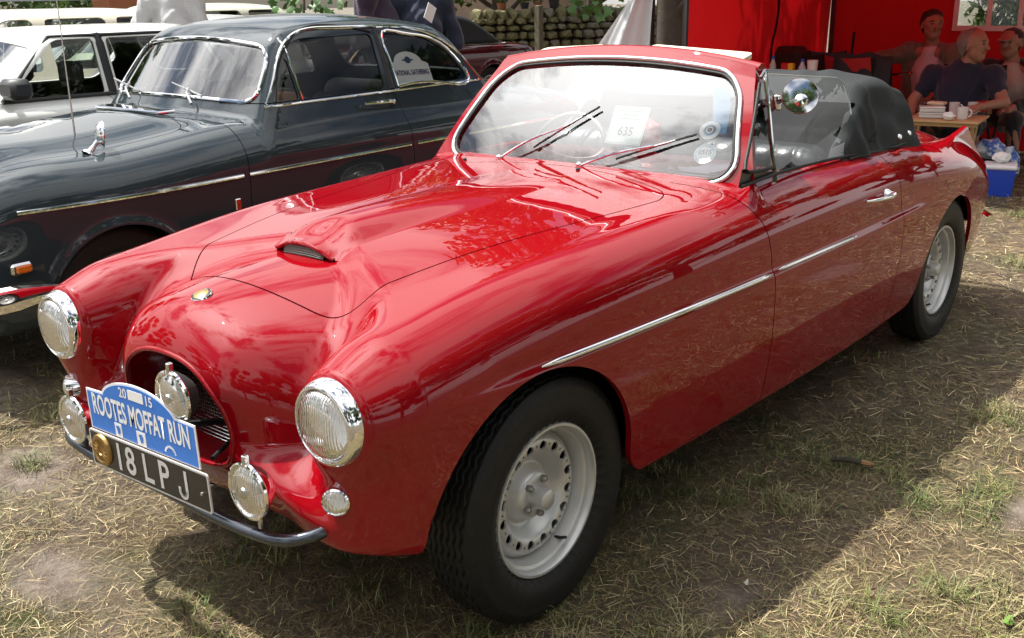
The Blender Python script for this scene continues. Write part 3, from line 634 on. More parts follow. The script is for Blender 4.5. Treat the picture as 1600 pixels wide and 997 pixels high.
def ws_mesh(g, s0, s1, v0, v1, ns=150, nv=80):
    s, v = np.meshgrid(np.linspace(s0, s1, ns), np.linspace(v0, v1, nv), indexing='ij'); V = np.stack([s, v, 0*s], -1).reshape(-1, 3)
    i, j = np.meshgrid(np.arange(ns-1), np.arange(nv-1), indexing='ij'); a = i*nv+j
    T = np.concatenate([np.stack([a, a+nv, a+nv+1], -1).reshape(-1, 3), np.stack([a, a+nv+1, a+1], -1).reshape(-1, 3)])
    M = clip((V, np.tile([0, 0, 1.], (len(V), 1)), T), lambda x, y, z: g(x, y)) if g else (V, np.tile([0, 0, 1.], (len(V), 1)), T)
    s, v = M[0][:, 0], M[0][:, 1]; e = 1e-3; n = np.cross(ws_map(s+e, v)-ws_map(s-e, v), ws_map(s, v+e)-ws_map(s, v-e)); n /= np.linalg.norm(n, axis=1)[:, None]
    if n[:, 0].mean() > 0: n = -n; T = M[2][:, ::-1]
    else: T = M[2]
    return ws_map(s, v), n, T
wsf = ws_mesh(lambda s, v: ws_inner(s, v), -1.085, 1.085, -.035, 1.105)
solid('windscreen_surround', rim((wsf[0], wsf[1], wsf[2]), .045), 'red_paint', red)
gl = ws_mesh(lambda s, v: -ws_inner(s, v)+.004, -1.05, 1.05, -.05, 1.05)
glass = solid('windscreen', (gl[0]-gl[1]*.006, gl[1], gl[2]), 'screen_glass', red)
def inner_loop(d, n=160):                        # offset curve of the rounded rectangle
    P = []; w_, h_, r = .58+d, .18+d, .10+d
    for cx, cy, a0 in ((w_-r, h_-r, 0), (-w_+r, h_-r, 90), (-w_+r, -h_+r, 180), (w_-r, -h_+r, 270)):
        for t in np.linspace(0, 90, 12): a = math.radians(a0+t); P.append((cx+r*math.cos(a), cy+r*math.sin(a)))
    P = np.array(P); P = np.concatenate([P, P[:1]]); t = np.r_[0, np.cumsum(np.linalg.norm(np.diff(P, axis=0), axis=1))]; tt = np.linspace(0, t[-1], n)
    P = np.stack([np.interp(tt, t, P[:, 0]), np.interp(tt, t, P[:, 1])], -1); return P[:, 0]/.58, P[:, 1]/.36+.5
s, v = inner_loop(.002); P = ws_map(s, v, .004); b = MB(); b.tube(P, .0085, 10, cap=False); b.build('windscreen_trim', 'chrome', red)
s, v = inner_loop(-.010); P = ws_map(s, v, .001); b = MB(); b.tube(P, .0055, 8, cap=False); b.build('windscreen_seal', 'rubber', red)
# wipers
def on_glass(px, py, off=.008):                  # photo pixel -> point on the screen
    s, v = 0., .3
    for _ in range(30):
        P = ws_map(np.array(s), np.array(v)); d = P-CAM; z = d@CF; r0 = np.array([800+FPX*(d@CR)/z-px, 498.5-FPX*(d@CU)/z-py]); J = np.zeros((2, 2))
        for k, (ds, dv) in enumerate(((1e-4, 0), (0, 1e-4))):
            d = ws_map(np.array(s+ds), np.array(v+dv))-CAM; z = d@CF; J[:, k] = (np.array([800+FPX*(d@CR)/z-px, 498.5-FPX*(d@CU)/z-py])-r0)/1e-4
        ds, dv = np.linalg.solve(J, -r0); s += ds; v += dv
    return ws_map(np.array([s]), np.array([v]), off)[0]
for (p0, p1, a0, a1) in (((836, 232), (939, 169), (783, 250), (822, 222)), ((964, 250), (1090, 212), (907, 262), (1000, 232))):
    wp = bpy.data.objects.new('wiper', None); COL.objects.link(wp); wp.parent = red
    A, B_ = on_glass(*p0), on_glass(*p1); b = MB(); b.tube([A, (A+B_)/2+[-.004, 0, .002], B_], .0042, 6, sub=4); b.build('wiper_blade', 'rubber', wp)
    b = MB(); C0 = on_glass(*a0, .012); C0[2] = max(C0[2], .985); Mid = (A+B_)/2+[-.010, 0, .004]
    b.tube([C0, C0*.6+Mid*.4+[-.012, 0, .010], Mid], [.0048, .004, .003], 8, sub=5); b.lathe([(.013, -.03), (.012, .0), (.008, .012), (0, .014)], c=C0, axis=(-.4, 0, 1), n=14); b.tube([A*.75+B_*.25+[-.004, 0, .002], Mid, A*.25+B_*.75+[-.004, 0, .002]], .0026, 6); b.build('wiper_arm', 'chrome', wp)
for y_ in (.42, -.10):
    zz = float(zsurf(.94, y_)); b = MB(); b.lathe([(.008, 0), (.007, .008), (0, .011)], c=(.94, y_, zz-.002), axis=(0, 0, 1), n=12); b.build('washer_jet', 'black_plastic', red)
# sun visors standing above the rail
for (y0, y1) in ((.43, .15), (-.07, -.47)):
    pts = rrect(abs(y1-y0)/2, .055, .022); yc_ = (y0+y1)/2; o = np.array([1.405, yc_, 1.378-.10*yc_*yc_]); ex = np.array([0, -1., .2*yc_]); ey = np.array([.95, 0, .20]); ey /= np.linalg.norm(ey)
    b = MB(); b.prism(pts, .016, (o, ex, ey)); b.build('sun_visor', 'cream', red)
b = MB()
s = np.linspace(-1.08, 1.08, 40); b.tube(ws_map(s, np.full(40, 1.06))+[.045, 0, .0], .026, 10); b.build('header_rail', 'red_paint', red)
# quarterlight, window, mirror on the near door
def dpt(x, z, y=None): return (x, float(np.interp(z, [.95, 1.36], [-.70, -.585])) if y is None else y, z)
hi_ = at(1196, 112, 'y', -.588); lo_b = at(1212, 272, 'y', -.665); fr_b = at(1158, 292, 'y', -.69)
b = MB(); b.tube([lo_b+[0, 0, -.03], hi_], .0075, 8); b.tube([hi_+[.004, 0, .004], at(1189, 122, 'y', -.583)], .007, 8)
ql = bpy.data.objects.new('quarterlight', None); COL.objects.link(ql); ql.parent = dn
b.build('frame', 'chrome', ql)
pA = at(1187, 130, 'y', -.592); pB = at(1163, 268, 'y', -.685); pC = at(1207, 262, 'y', -.665); pD = at(1195, 128, 'y', -.592)
b = MB(); b.tube([pA, pB*.85+pA*.15, pB*.97+pC*.03+[0, 0, .004], pB*.8+pC*.2+[0, 0, -.004], pC], .006, 8, sub=5); b.build('seal', 'rubber', ql)
b = MB(); b.add([pA, pB, pC, pD], [(0, 1, 2, 3)], False); b.build('glass', 'glass', ql)
b = MB(); b.prism([(0, 0), (1, 0), (1, .10), (.08, .42)], .004, (fr_b+np.array([0, .01, -.005]), (lo_b-fr_b), np.array([0, .0, .13]))); b.build('filler', 'black_plastic', ql)
wA = at(1213, 270, 'y', -.662); wB = at(1330, 243, 'y', -.662); wC = at(1326, 150, 'y', -.60); wD = at(1316, 122, 'y', -.590); wE = at(1200, 116, 'y', -.588)
b = MB(); poly = smooth_path([wB, wC*.98+wB*.02, wC*.4+wD*.6, wD*.9+wE*.1], 6); Vp = np.concatenate([[wE, wA], poly]); b.add(Vp, [tuple(range(len(Vp)))], False); wo = b.build('window', 'glass', dn)
b = MB(); b.tube(np.concatenate([poly, [wE]]), .0022, 6); b.build('window_edge', mat('glass_edge', (.35, .42, .40), .2), wo)
b = MB(); b.tube([fr_b, lo_b, wB, at(1385, 235, 'y', -.665)], .006, 8, sub=5); b.build('waist_seal', 'rubber', dn)
mc = at(1251, 150, 'y', -.74); ax_ = np.array([-.78, -.52, .28]); ax_ /= np.linalg.norm(ax_)
mir = bpy.data.objects.new('wing_mirror', None); COL.objects.link(mir); mir.parent = dn
b = MB(); b.lathe([(0, -.022), (.045, -.020), (.056, -.012), (.0575, -.005), (.056, -.0015), (.040, -.0006), (.02, -.0002), (0, .0)], c=mc, axis=ax_, n=40); b.build('mirror_head', 'chrome', mir)
b = MB(); b.lathe([(.012, -.002), (.021, .010), (.014, .018), (0, .020)], c=mc+np.array([.004, -.0, -.016]), axis=ax_, n=20); b.build('mirror_boss', 'chrome', mir)
jm = at(1213, 160, 'y', -.62); b = MB(); b.tube([mc-ax_*.0+[0, .03, 0], (mc+jm)/2, jm], .008, 8); b.box(jm, (.02, .03, .05), bev=.004); b.build('mirror_arm', 'chrome', mir)
# stickers on the glass
def gl_sticker(px, py, r, name, m, off=.004, parent=glass, n=28):
    c = on_glass(px, py, off); return c
def sticker_disc(px, py, r, mats, txt=None):
    c = on_glass(px, py, -.010); nrm = np.array([-.74, -.12*0-.08, .66]); nrm /= np.linalg.norm(nrm); e1_ = np.cross(np.array([0, 0, 1.]), nrm); e1_ /= np.linalg.norm(e1_); e2_ = np.cross(nrm, e1_)
    st = None
    for k, (f_, m) in enumerate(mats):
        b = MB(); b.prism(disc(32, r*f_), .0005, (c+nrm*.0006*k, e1_, e2_)); o = b.build('sticker' if k == 0 else 'sticker_print', m, glass if k == 0 else st); st = st or o
    if txt: text_mesh(txt, r*.62, (c+nrm*.0006*len(mats)-e2_*-r*.1, e1_, e2_), 'sticker_lettering', 'ink', st, h=.001)
sticker_disc(1108, 201, .036, [(1, 'white_paint'), (.62, 'sticker_blue'), (.50, 'ink'), (.36, 'white_paint'), (.26, 'ink')])
sticker_disc(1100, 238, .038, [(1, 'white_paint'), (.86, mat('sticker_pale', (.45, .66, .78), .5)), (.74, 'white_paint')], '0515')
def on_patch(pts, name, m, parent, off=-.012):
    V = np.array([on_glass(*p, off) for p in pts]); b = MB(); b.add(V, [tuple(range(len(V)))], False); return b.build(name, m, parent)
on_patch([(1113, 132), (1138, 138), (1141, 160), (1133, 205), (1112, 208)], 'permit_sticker', 'sticker_blue', glass)
# interior
cab = MB(); cab.box((1.95, 0, .34), (1.25, 1.28, .05)); cab.box((1.36, 0, .62), (.04, 1.3, .5)); cab.box((2.58, 0, .62), (.04, 1.26, .5))
cab.box((1.97, -.66, .62), (1.24, .03, .55)); cab.box((1.97, .66, .62), (1.24, .03, .55)); cab.build('cabin_lining', 'carpet', red)
b = MB(); b.box((1.30, 0, .905), (.24, 1.22, .12), bev=.03); b.build('dashboard', 'leather', red)
mat('leather_dull', (.014, .016, .018), .42, spec=.35, bump=(70, .2))
def seat_back(cx, cy, z0, w_, h_, th, name, lean=.18, flute=.085, m='leather'):
    def F(x, y, z):
        u = x-cx-(z-z0)*lean; q = np.abs(((y-cy)/flute) % 1-.5)*2
        edge = rmax(.10, np.abs(y-cy)-w_, z-z0-h_, z0-z-.35)
        return rmax(.055, np.abs(u)-th-.016*np.sqrt(np.clip(1-q*q, 0, 1)), edge)
    M = implicit(F, (cx-.2, cy-w_-.04, z0-.38), (cx+.32, cy+w_+.04, z0+h_+.05), .013, it=3); return solid(name, M, m, red)
seat_back(1.74, -.35, .72, .27, .315, .08, 'front_seat'); seat_back(1.74, .35, .72, .27, .315, .08, 'front_seat')
seat_back(2.10, 0, .72, .56, .37, .07, 'rear_seat', lean=.22, flute=.10, m='leather_dull')
b = MB(); b.box((1.62, -.35, .60), (.46, .52, .16), bev=.05); b.box((1.62, .35, .60), (.46, .52, .16), bev=.05); b.box((2.0, 0, .60), (.3, 1.10, .14), bev=.05); b.build('seat_cushion', 'leather', red)
sw = bpy.data.objects.new('steering_wheel', None); COL.objects.link(sw); sw.parent = red
a = np.linspace(0, 2*np.pi, 41); e1_ = np.array([0, 1., 0]); e2_ = np.array([.42, 0, .9]); e2_ /= np.linalg.norm(e2_); c0 = np.array([1.47, .35, .95])
b = MB(); b.tube(c0+.19*(np.cos(a)[:, None]*e1_+np.sin(a)[:, None]*e2_), .011, 8, cap=False); b.build('wheel_rim', 'black_plastic', sw)
b = MB(); 
for k in (0, 2.2, 4.1): b.tube([c0, c0+.19*(math.cos(k)*e1_+math.sin(k)*e2_)], .008, 6)
b.tube([c0, c0+[-.14, 0, -.06]], .02, 8); b.build('spoke', 'black_plastic', sw)
# folded hood under its cover
topx = spl([1.70, 1.85, 2.02, 2.22, 2.42, 2.58, 2.80], [.96, 1.07, 1.19, 1.272, 1.265, 1.225, 1.15])
def FH(x, y, z):
    ay = np.abs(y); wr = .014*np.sin(9*x+5*z+3*np.sin(4*y))*np.sin(7*y+2*x)+.006*np.sin(23*x-11*z+9*y)+.005*np.sin(31*z+14*x+6*np.sin(9*y))
    fold = .022*np.exp(-((x-1.99+.35*(z-1.05))/.04)**2)*np.exp(-((ay-.60)/.12)**2)+.012*np.exp(-((x-2.17+.15*(z-1.05))/.03)**2)*np.exp(-((ay-.60)/.12)**2)-.010*np.exp(-((x-2.08+.3*(z-1.05))/.025)**2)*np.exp(-((ay-.60)/.12)**2)
    t = z-(topx(x)-.10*ay*ay-.02*np.exp(-(y/.35)**2)); s_ = ay-(.675-.30*(z-.95)); r_ = x-(2.66-.30*(z-.95)); f_ = 1.78+.34*(z-.95)-x+.10*(1-ay/.7)*0
    inner = -(2.02+.35*(z-.95)-x) if False else None
    return rmax(.035, t, s_, r_, f_)+wr*.8-fold
HM = implicit(FH, (1.68, -.80, .93), (2.98, .80, 1.36), .0125)
# hollow the front so the rear seat can be seen
HM2 = clip(HM, lambda x, y, z: np.where(x < 2.30, np.maximum(np.abs(y)-.615+.10*(z-1.0), np.maximum(z-(1.17), x-2.55)), 1.))
hood = solid('folded_hood_cover', HM2, 'hood_vinyl', red)
solid('hood_lining', (HM2[0]-HM2[1]*.012, -HM2[1], HM2[2][:, ::-1]), 'hood_vinyl', red)
def hood_y(x, z):
    lo, hi = .3, .9
    for _ in range(24):
        m_ = (lo+hi)/2
        if FH(np.array(x), np.array(m_), np.array(z)) < 0: lo = m_
        else: hi = m_
    return -lo
def hood_z(x, y):
    lo, hi = .95, 1.4
    for _ in range(24):
        m_ = (lo+hi)/2
        if FH(np.array(x), np.array(y), np.array(m_)) < 0: lo = m_
        else: hi = m_
    return lo
for nm_, pts in (('seam', [(x_, hood_y(x_, 1.02+.40*(x_-2.12)), 1.02+.40*(x_-2.12)) for x_ in np.linspace(2.12, 2.42, 14)]), ('seam', [(2.50-.03*abs(y_), y_, hood_z(2.50-.03*abs(y_), y_)) for y_ in np.linspace(-.54, .54, 30)])):
    b = MB(); b.tube(np.array(pts), .004, 6); b.build(nm_, 'rubber', hood)
b = MB(); b.tube([(x_, hood_y(x_, .985)-.002, .985-.02*(x_-1.9)) for x_ in np.linspace(1.86, 2.60, 20)], .005, 6); b.build('hem', 'rubber', hood)
for x_ in (2.40, 2.53): 
    b = MB(); yy_ = -.665; b.lathe([(.013, -.02), (.013, .004), (.009, .009), (0, .010)], c=(x_, hood_y(x_, 1.005), 1.005), axis=(0, -1, .2), n=16); b.build('hood_stud', 'chrome', hood)
# ------------------------------------------------------------------ the parked saloons behind
paint('slate_paint', (.028, .038, .045)); paint('white_car_paint', (.74, .75, .72)); paint('cream_paint', (.66, .62, .50)); paint('pale_green_paint', (.55, .57, .46)); paint('maroon_paint', (.075, .008, .012)); paint('silver_paint', (.42, .43, .45))
mat('seat_cloth', (.055, .048, .045), .9); mat('headlining', (.45, .41, .33), .9)
def saloon(name, label, P, loc, rz=0., ry=0., h=.02, detail=True):
    root = thing(name, label, 'car', loc, rz); root.rotation_euler[1] = ry
    W, hg, zr, sill = P['W'], spl(*P['hood']), spl(*P['roof']), P['sill']; xf, xb, rc = P['xf'], P['xb'], P['r']
    wg0, wgk = P['glass_w']; ws0, wsk = P['ws']; rw0, rwk = P['rw']; arches = P['arches']; open_top = P.get('open', False)
    def xs(z, ay): return ws0+wsk*(z-sill)+P.get('wsc', .10)*(ay/.6)**2
    def xe(z, ay): return rw0-rwk*(z-sill)-.12*(ay/.6)**2
    def F(x, y, z):
        ay = np.sqrt(y*y+1e-6); lo = np.minimum(z-.72, 0); hi = np.maximum(z-.72, 0)
        side = ay-(W-P.get('tuck', .25)*lo*lo-P.get('tumble', .35)*hi*hi-P.get('taper', .10)*(np.maximum(xf+1.0-x, 0)**2+np.maximum(x-xb+1.0, 0)**2))
        low = rmax(rc, z-(hg(x)-P.get('crown', .07)*(ay/W)**2+P.get('bulge', 0)*(1-sstep(.30, .52, ay))*(1-sstep(ws0-.3, ws0, x))), side, xf+P.get('rake', .0)*np.abs(z-.6)-x, x-xb+.10*np.abs(z-.6))
        if not open_top:
            gr = rmax(P.get('rg', .07), z-(zr(x)-.045*(ay/.6)**2), ay-(wg0-wgk*(z-sill)), xs(z, ay)-x, x-xe(z, ay), sill-.25-z)
            low = rmin(.025, low, gr)
        f = rmax(.03, low, P['zb']-z)
        if P.get('flare'):                      # raised lip round each wheel arch
            for ax_ in arches:
                d = np.hypot(x-ax_, z-.33)-P['ra']; f = f-.016*np.exp(-(d/.030)**2)*np.where(ay > W-.25, 1, 0)*np.where(z > .36, 1, sstep(.2, .36, z))
        return f
    zmax = 1.62; M = implicit(F, (xf-.06, -W-.08, P['zb']-.06), (xb+.06, W+.08, zmax), h, it=3)
    def arch(x, y, z):
        a = np.minimum.reduce([np.hypot(x-q, np.maximum(z-.33, 0))-P['ra'] for q in arches]); return np.where(np.abs(y) > W-.28, a, 1.)
    M = clip(M, arch)
    wins = []
    def win_side(poly, r):                       # convex (x,z) polygon -> function > 0 inside, in metres
        p = np.array(poly); p = p if np.cross(p[1]-p[0], p[2]-p[1]) > 0 else p[::-1]
        def g(x, y, z):
            hs_ = []
            for i in range(len(p)):
                d = p[(i+1) % len(p)]-p[i]; d = d/np.hypot(*d); hs_.append(-(d[0]*(z-p[i][1])-d[1]*(x-p[i][0])))
            return np.where(np.abs(y) > .42, -rmax(r, *hs_), -1.)
        return g
    for poly, r in P['side_windows']: wins.append((win_side(poly, r), 'side_window'))
    if not open_top:
        t0 = P['ws_z']
        wins.append((lambda x, y, z: np.where(x-xs(z, np.abs(y)) < .045, -rmax(P.get('ws_r', .07), np.abs(y)-(wg0-.075-wgk*.75*(z-sill)), z-t0[1]+.05*(y/.6)**2, t0[0]+.02*(1-(y/.6)**2)-z), -1.), 'windscreen'))
        wins.append((lambda x, y, z: np.where(xe(z, np.abs(y))-x < .05, -rmax(.07, np.abs(y)-(wg0-.12-wgk*.9*(z-sill)), z-t0[1]+.03, t0[0]+.04-z), -1.), 'rear_window'))
    shell = M; glassM = []
    for g, nm in wins:
        pn_ = clip(shell, lambda x, y, z: g(x, y, z)+.004)
        if nm == 'side_window': glassM += [(nm, clip(pn_, lambda x, y, z: -y)), (nm, clip(pn_, lambda x, y, z: y))]
        else: glassM.append((nm, pn_))
        shell = clip(shell, lambda x, y, z: -g(x, y, z))
    gaps = P.get('doors', []); panels = []
    for poly, r in gaps:
        g = win_side(poly, r); gg = lambda x, y, z: np.where(y < 0, g(x, y, z), -1.)
        panels.append(clip(shell, lambda x, y, z: gg(x, y, z)-.0025)); shell = clip(shell, lambda x, y, z: -gg(x, y, z)-.0025)
    if P.get('bonnet'):
        bx0, bx1, bw = P['bonnet']; g = lambda x, y, z: np.where((z > .7), -rmax(.10, bx0-x, x-bx1+.10*(y/.6)**2, np.abs(y)-bw), -1.)
        bnm = clip(shell, lambda x, y, z: g(x, y, z)-.0025); shell = clip(shell, lambda x, y, z: -g(x, y, z)-.0025); solid('bonnet', rim(bnm, .012), P['paint'], root)
    base = shell
    if open_top:
        c0, c1 = P['cockpit']; base = clip(base, lambda x, y, z: np.where(z > .7, rmax(.1, c0-x, x-c1, np.abs(y)-W+.16), 1.))
    solid('body', rim(base, .014), P['paint'], root)
    for p in panels: solid('door', rim(p, .012), P['paint'], root)
    inn = M
    for g, nm in wins: inn = clip(inn, lambda x, y, z: -g(x, y, z)-.012)
    if open_top: inn = clip(inn, lambda x, y, z: np.where(z > .7, rmax(.1, c0-x, x-c1, np.abs(y)-W+.16), 1.))
    solid('inner_shell', (inn[0]-inn[1]*.016, inn[1], inn[2]), 'gap_black', root)
    for nm, g in glassM:
        if not len(g[2]): continue
        go = solid(nm, (g[0]-g[1]*.007, g[1], g[2]), 'screen_glass' if nm == 'windscreen' else 'glass', root)
        if nm == 'windscreen' and P.get('bright_trim'): Q, Nn = loop_of(g); b = MB(); b.tube(Q+Nn*.003, .010, 8, cap=False); b.build('windscreen_trim', 'chrome', root)
    for ax_ in arches:
        for sg in (-1, 1):
            r = P['ra']+.015; a = np.linspace(-.25, np.pi+.25, 30); b = MB(); b.grid(np.array([[(ax_+r*np.cos(t), sg*(W-.35), .33+r*np.sin(t)) for t in a], [(ax_+r*np.cos(t), sg*(W-.03), .33+r*np.sin(t)) for t in a]])); b.add([(ax_, sg*(W-.35), .33)]+[(ax_+r*np.cos(t), sg*(W-.35), .33+r*np.sin(t)) for t in a], [(0, i, i+1) for i in range(1, 30)]); b.build('wheel_well', 'gap_black', root)
    b = MB(); b.box(((xf+xb)/2, 0, P['zb']+.03), (xb-xf-.5, W*1.3, .04)); b.build('underside', 'gap_black', root)
    root['_F'] = 0
    def ysd(x, z, sg=-1):
        x, z = np.broadcast_arrays(np.asarray(x, float), np.asarray(z, float)); lo = np.full(x.shape, .2); hi = np.full(x.shape, W+.1)
        for _ in range(26):
            mid = (lo+hi)/2; i = F(x, mid, z) < 0; lo = np.where(i, mid, lo); hi = np.where(i, hi, mid)
        return sg*lo
    del root['_F']
    def trim(pts, r, nm, m='chrome', closed=False, sub=6, off=.002):
        p = np.array([(x, 0, z) for x, z in pts]); p = np.concatenate([p, p[:1]]) if closed else p
        p = smooth_path(p, sub) if sub else p; p[:, 1] = ysd(p[:, 0], p[:, 2])-off; b = MB(); b.tube(p, r, 8, cap=not closed); return b.build(nm, m, root)
    def seat(cx, cy, w_, z0=.62, h_=.52, m='seat_cloth', nm='seat'):
        FS = lambda x, y, z: rmax(.07, np.abs(x-cx-(z-z0)*.22)-.075, np.abs(y-cy)-w_, z-z0-h_, z0-.3-z); S_ = implicit(FS, (cx-.3, cy-w_-.05, z0-.35), (cx+.4, cy+w_+.05, z0+h_+.05), .03, it=3); return solid(nm, S_, m, root)
    return root, F, ysd, trim, seat, xs, win_side
# ---- dark slate two-door saloon beside the red car
PA = dict(W=.81, hood=([-.75, -.5, 0, .4, .8, 1.2, 2., 2.6, 2.9, 3.2, 3.5, 3.7], [.80, .93, .98, 1.01, 1.045, 1.06, 1.06, 1.06, 1.05, 1.0, .93, .85]), roof=([.7, .95, 1.15, 1.5, 1.9, 2.2, 2.5, 2.8], [1.37, 1.425, 1.462, 1.492, 1.484, 1.448, 1.38, 1.28]), sill=1.06, xf=-.72, xb=3.62, r=.16, glass_w=(.715, .40), ws=(.75, .78), rw=(2.72, .95), arches=(0., 2.60), ra=.335, zb=.27, crown=.05, bulge=.035, ws_z=(1.095, 1.385), flare=True, tumble=.55, rake=.25,
    side_windows=[([(.965, 1.095), (1.105, 1.095), (1.105, 1.32)], .018), ([(1.13, 1.095), (1.70, 1.095), (1.72, 1.385), (1.20, 1.385), (1.13, 1.345)], .03), ([(1.80, 1.10), (2.38, 1.10), (2.28, 1.26), (2.08, 1.365), (1.80, 1.385)], .035)],
    doors=[([(.66, .28), (1.79, .28), (1.79, .95), (1.755, 1.09), (.70, 1.09)], .05)], bonnet=(-.60, .62, .55), paint='slate_paint', bright_trim=True)
sal, FA, ysA, trA, seatA, xsA, _ = saloon('dark_saloon', 'dark slate two-door classic saloon with chrome side strip and fender mirror', PA, (.40, 2.75, 0), ry=-.008)
trA([(-.42, .785), (.2, .782), (.645, .785)], .0095, 'side_strip'); trA([(.68, .786), (1.2, .79), (1.765, .795)], .0095, 'side_strip'); trA([(1.815, .795), (2.4, .80), (3.2, .80)], .0095, 'side_strip')
trA([(.90, 1.075), (1.1, 1.078), (1.77, 1.082), (2.45, 1.085), (2.62, 1.08)], .007, 'waist_strip')
trA([(.91, 1.085), (1.02, 1.235), (1.13, 1.37), (1.22, 1.41), (1.5, 1.425), (1.9, 1.415), (2.18, 1.36), (2.36, 1.24), (2.47, 1.09)], .009, 'drip_rail', off=.006)
trA([(1.80, 1.10), (2.1, 1.10), (2.38, 1.10), (2.30, 1.25), (2.10, 1.355), (1.95, 1.378), (1.80, 1.385), (1.795, 1.24)], .0085, 'rear_window_trim', closed=True, sub=4)
trA([(1.118, 1.09), (1.118, 1.39)], .007, 'quarterlight_post', sub=8); trA([(1.75, 1.09), (1.76, 1.40)], .022, 'door_pillar', 'black_plastic', sub=8, off=-.012)
trA([(.955, 1.092), (1.10, 1.325), (1.19, 1.393), (1.72, 1.395)], .007, 'window_seal', 'rubber')
yh = float(ysA(1.66, 1.02)); b = MB(); b.tube([(1.50, yh-.016, 1.035), (1.60, yh-.030, 1.037), (1.70, yh-.028, 1.032)], [.005, .009, .010], 8, sub=5); b.lathe([(.014, 0), (.013, .03), (0, .032)], c=(1.70, yh, 1.03), axis=(0, -1, 0), n=14); b.build('handle', 'chrome', sal)
# fender badge and indicator
yb_ = float(ysA(.60, .655)); b = MB(); b.box((.60, yb_-.003, .655), (.030, .008, .055), bev=.003); bo = b.build('wing_badge', 'chrome', sal); b = MB(); b.box((.60, yb_-.0075, .65), (.022, .003, .036)); bi = b.build('badge_enamel', 'badge_red', bo)
text_mesh('Z', .026, ((.60, yb_-.0095, .65), np.array([1., 0, 0]), np.array([0, 0, 1.])), 'badge_letter', 'dull_chrome', bo)
yi_ = float(ysA(-.44, .56)); b = MB(); b.box((-.44, yi_-.006, .56), (.09, .03, .05), bev=.01); io = b.build('indicator', 'chrome', sal); b = MB(); b.box((-.435, yi_-.018, .56), (.066, .02, .034), bev=.007); b.build('lens', 'amber', io)
b = MB(); bp = smooth_path([(-.10-.18, -.86, .46), (-.40, -.87, .47), (-.70, -.83, .47), (-.88, -.60, .47), (-.92, 0, .47), (-.88, .6, .47), (-.70, .83, .47)], 6)
for i in range(0, 1): pass
prof = np.array([(0, -.055), (.020, -.045), (.034, 0), (.020, .045), (0, .055)])
Tn = np.gradient(bp, axis=0); Tn /= np.linalg.norm(Tn, axis=1)[:, None]; nn_ = np.cross(Tn, [0, 0, 1.]); nn_ *= -np.sign((nn_*np.array([1, 1, 0])*(bp-[.5, 0, 0])).sum(1))[:, None]*-1
tp = np.minimum(1, .25+np.arange(len(bp))*.18); b.grid(np.array([bp+nn_*d*tp[:, None]+np.array([0, 0, 1.])*e*tp[:, None] for d, e in prof])); b.build('front_bumper', 'chrome', sal)
wA = make_wheel(.325, .205, .15, holes=False, tread=False)
for x_, sg in ((0, -1), (2.6, -1), (0, 1), (2.6, 1)):
    q = wA if (x_, sg) == (0, -1) else copy_tree(wA); place_wheel(q, sal, (x_, sg*.685, .325), sg > 0)
# fender mirror
yb_ = -.62; zt_ = 1.0
for _ in range(60):
    if FA(np.array(.08), np.array(yb_), np.array(zt_)) > 0: zt_ -= .004
mt = at(160, 214, 'y', 2.17)-np.array([.40, 2.75, 0]); fb = at(143, 258, 'y', 2.17)-np.array([.40, 2.75, 0])
zt_ = 1.1
while FA(np.array(fb[0]), np.array(fb[1]), np.array(zt_)) > 0: zt_ -= .003
fb[2] = zt_
mi = bpy.data.objects.new('fender_mirror', None); COL.objects.link(mi); mi.parent = sal
b = MB(); b.lathe([(.030, -.004), (.028, .006), (.012, .02)], c=fb, axis=mt-fb, n=16); b.tube([fb, fb*.5+mt*.5, mt*.9+fb*.1], [.018, .010, .012], 10); b.build('mirror_stalk', 'chrome', mi)
axm = np.array([.85, -.42, -.1]); b = MB(); b.lathe([(0, -.034), (.034, -.030), (.054, -.014), (.062, 0), (.060, .005), (0, .006)], c=mt+np.array([.012, 0, .01]), axis=axm, n=28); b.build('mirror_head', 'chrome', mi)
ae = at(118, 200, 'y', 2.45)-np.array([.40, 2.75, 0]); a1 = at(93, 0, 'y', 2.45)-np.array([.40, 2.75, 0]); b = MB(); b.tube([ae+[0, 0, -.06], ae*.6+a1*.4, a1+(a1-ae)*.3], [.0045, .003, .002], 6); b.build('aerial', 'dull_chrome', sal)
# bonnet line mouldings, wipers, bonnet scuttle grille
for (p, q, r_) in (((196, 158), (240, 152), (188, 146)), ((262, 168), (205, 160), (206, 150))): pass
for y_ in (-.28, .30):
    x0 = float(xsA(np.array(1.10), np.array(abs(y_))))-.02; A = np.array([x0-.03, y_, 1.085]); B = np.array([x0+.055, y_+.14, 1.15]); b = MB(); b.tube([A, (A+B)/2+[-.02, 0, .02], B], [.007, .005, .004], 6); b.tube([B+[-.035, -.16, -.03], B+[.012, .16, .02]], .005, 6); b.build('wiper', 'dull_chrome', sal)
b = MB(); b.box((.60, 0, 1.058), (.10, .60, .018), bev=.006); b.build('scuttle_vent', 'chrome', sal)
for cy in (-.34, .34): seatA(1.62, cy, .25, .60, .46)
seatA(2.30, 0, .58, .60, .46)
def ring(root, c, r=.19, tilt=.45, nm='steering_wheel'):
    a = np.linspace(0, 2*np.pi, 33); e1_ = np.array([0, 1., 0]); e2_ = np.array([tilt, 0, 1.]); e2_ /= np.linalg.norm(e2_); c = np.array(c); b = MB(); b.tube(c+r*(np.cos(a)[:, None]*e1_+np.sin(a)[:, None]*e2_), .012, 8, cap=False)
    for k in (0, 3.14): b.tube([c, c+r*(math.cos(k)*e1_+math.sin(k)*e2_)], .01, 6)
    b.tube([c, c+[-.25, 0, -.1]], .02, 6); return b.build(nm, 'black_plastic', root)
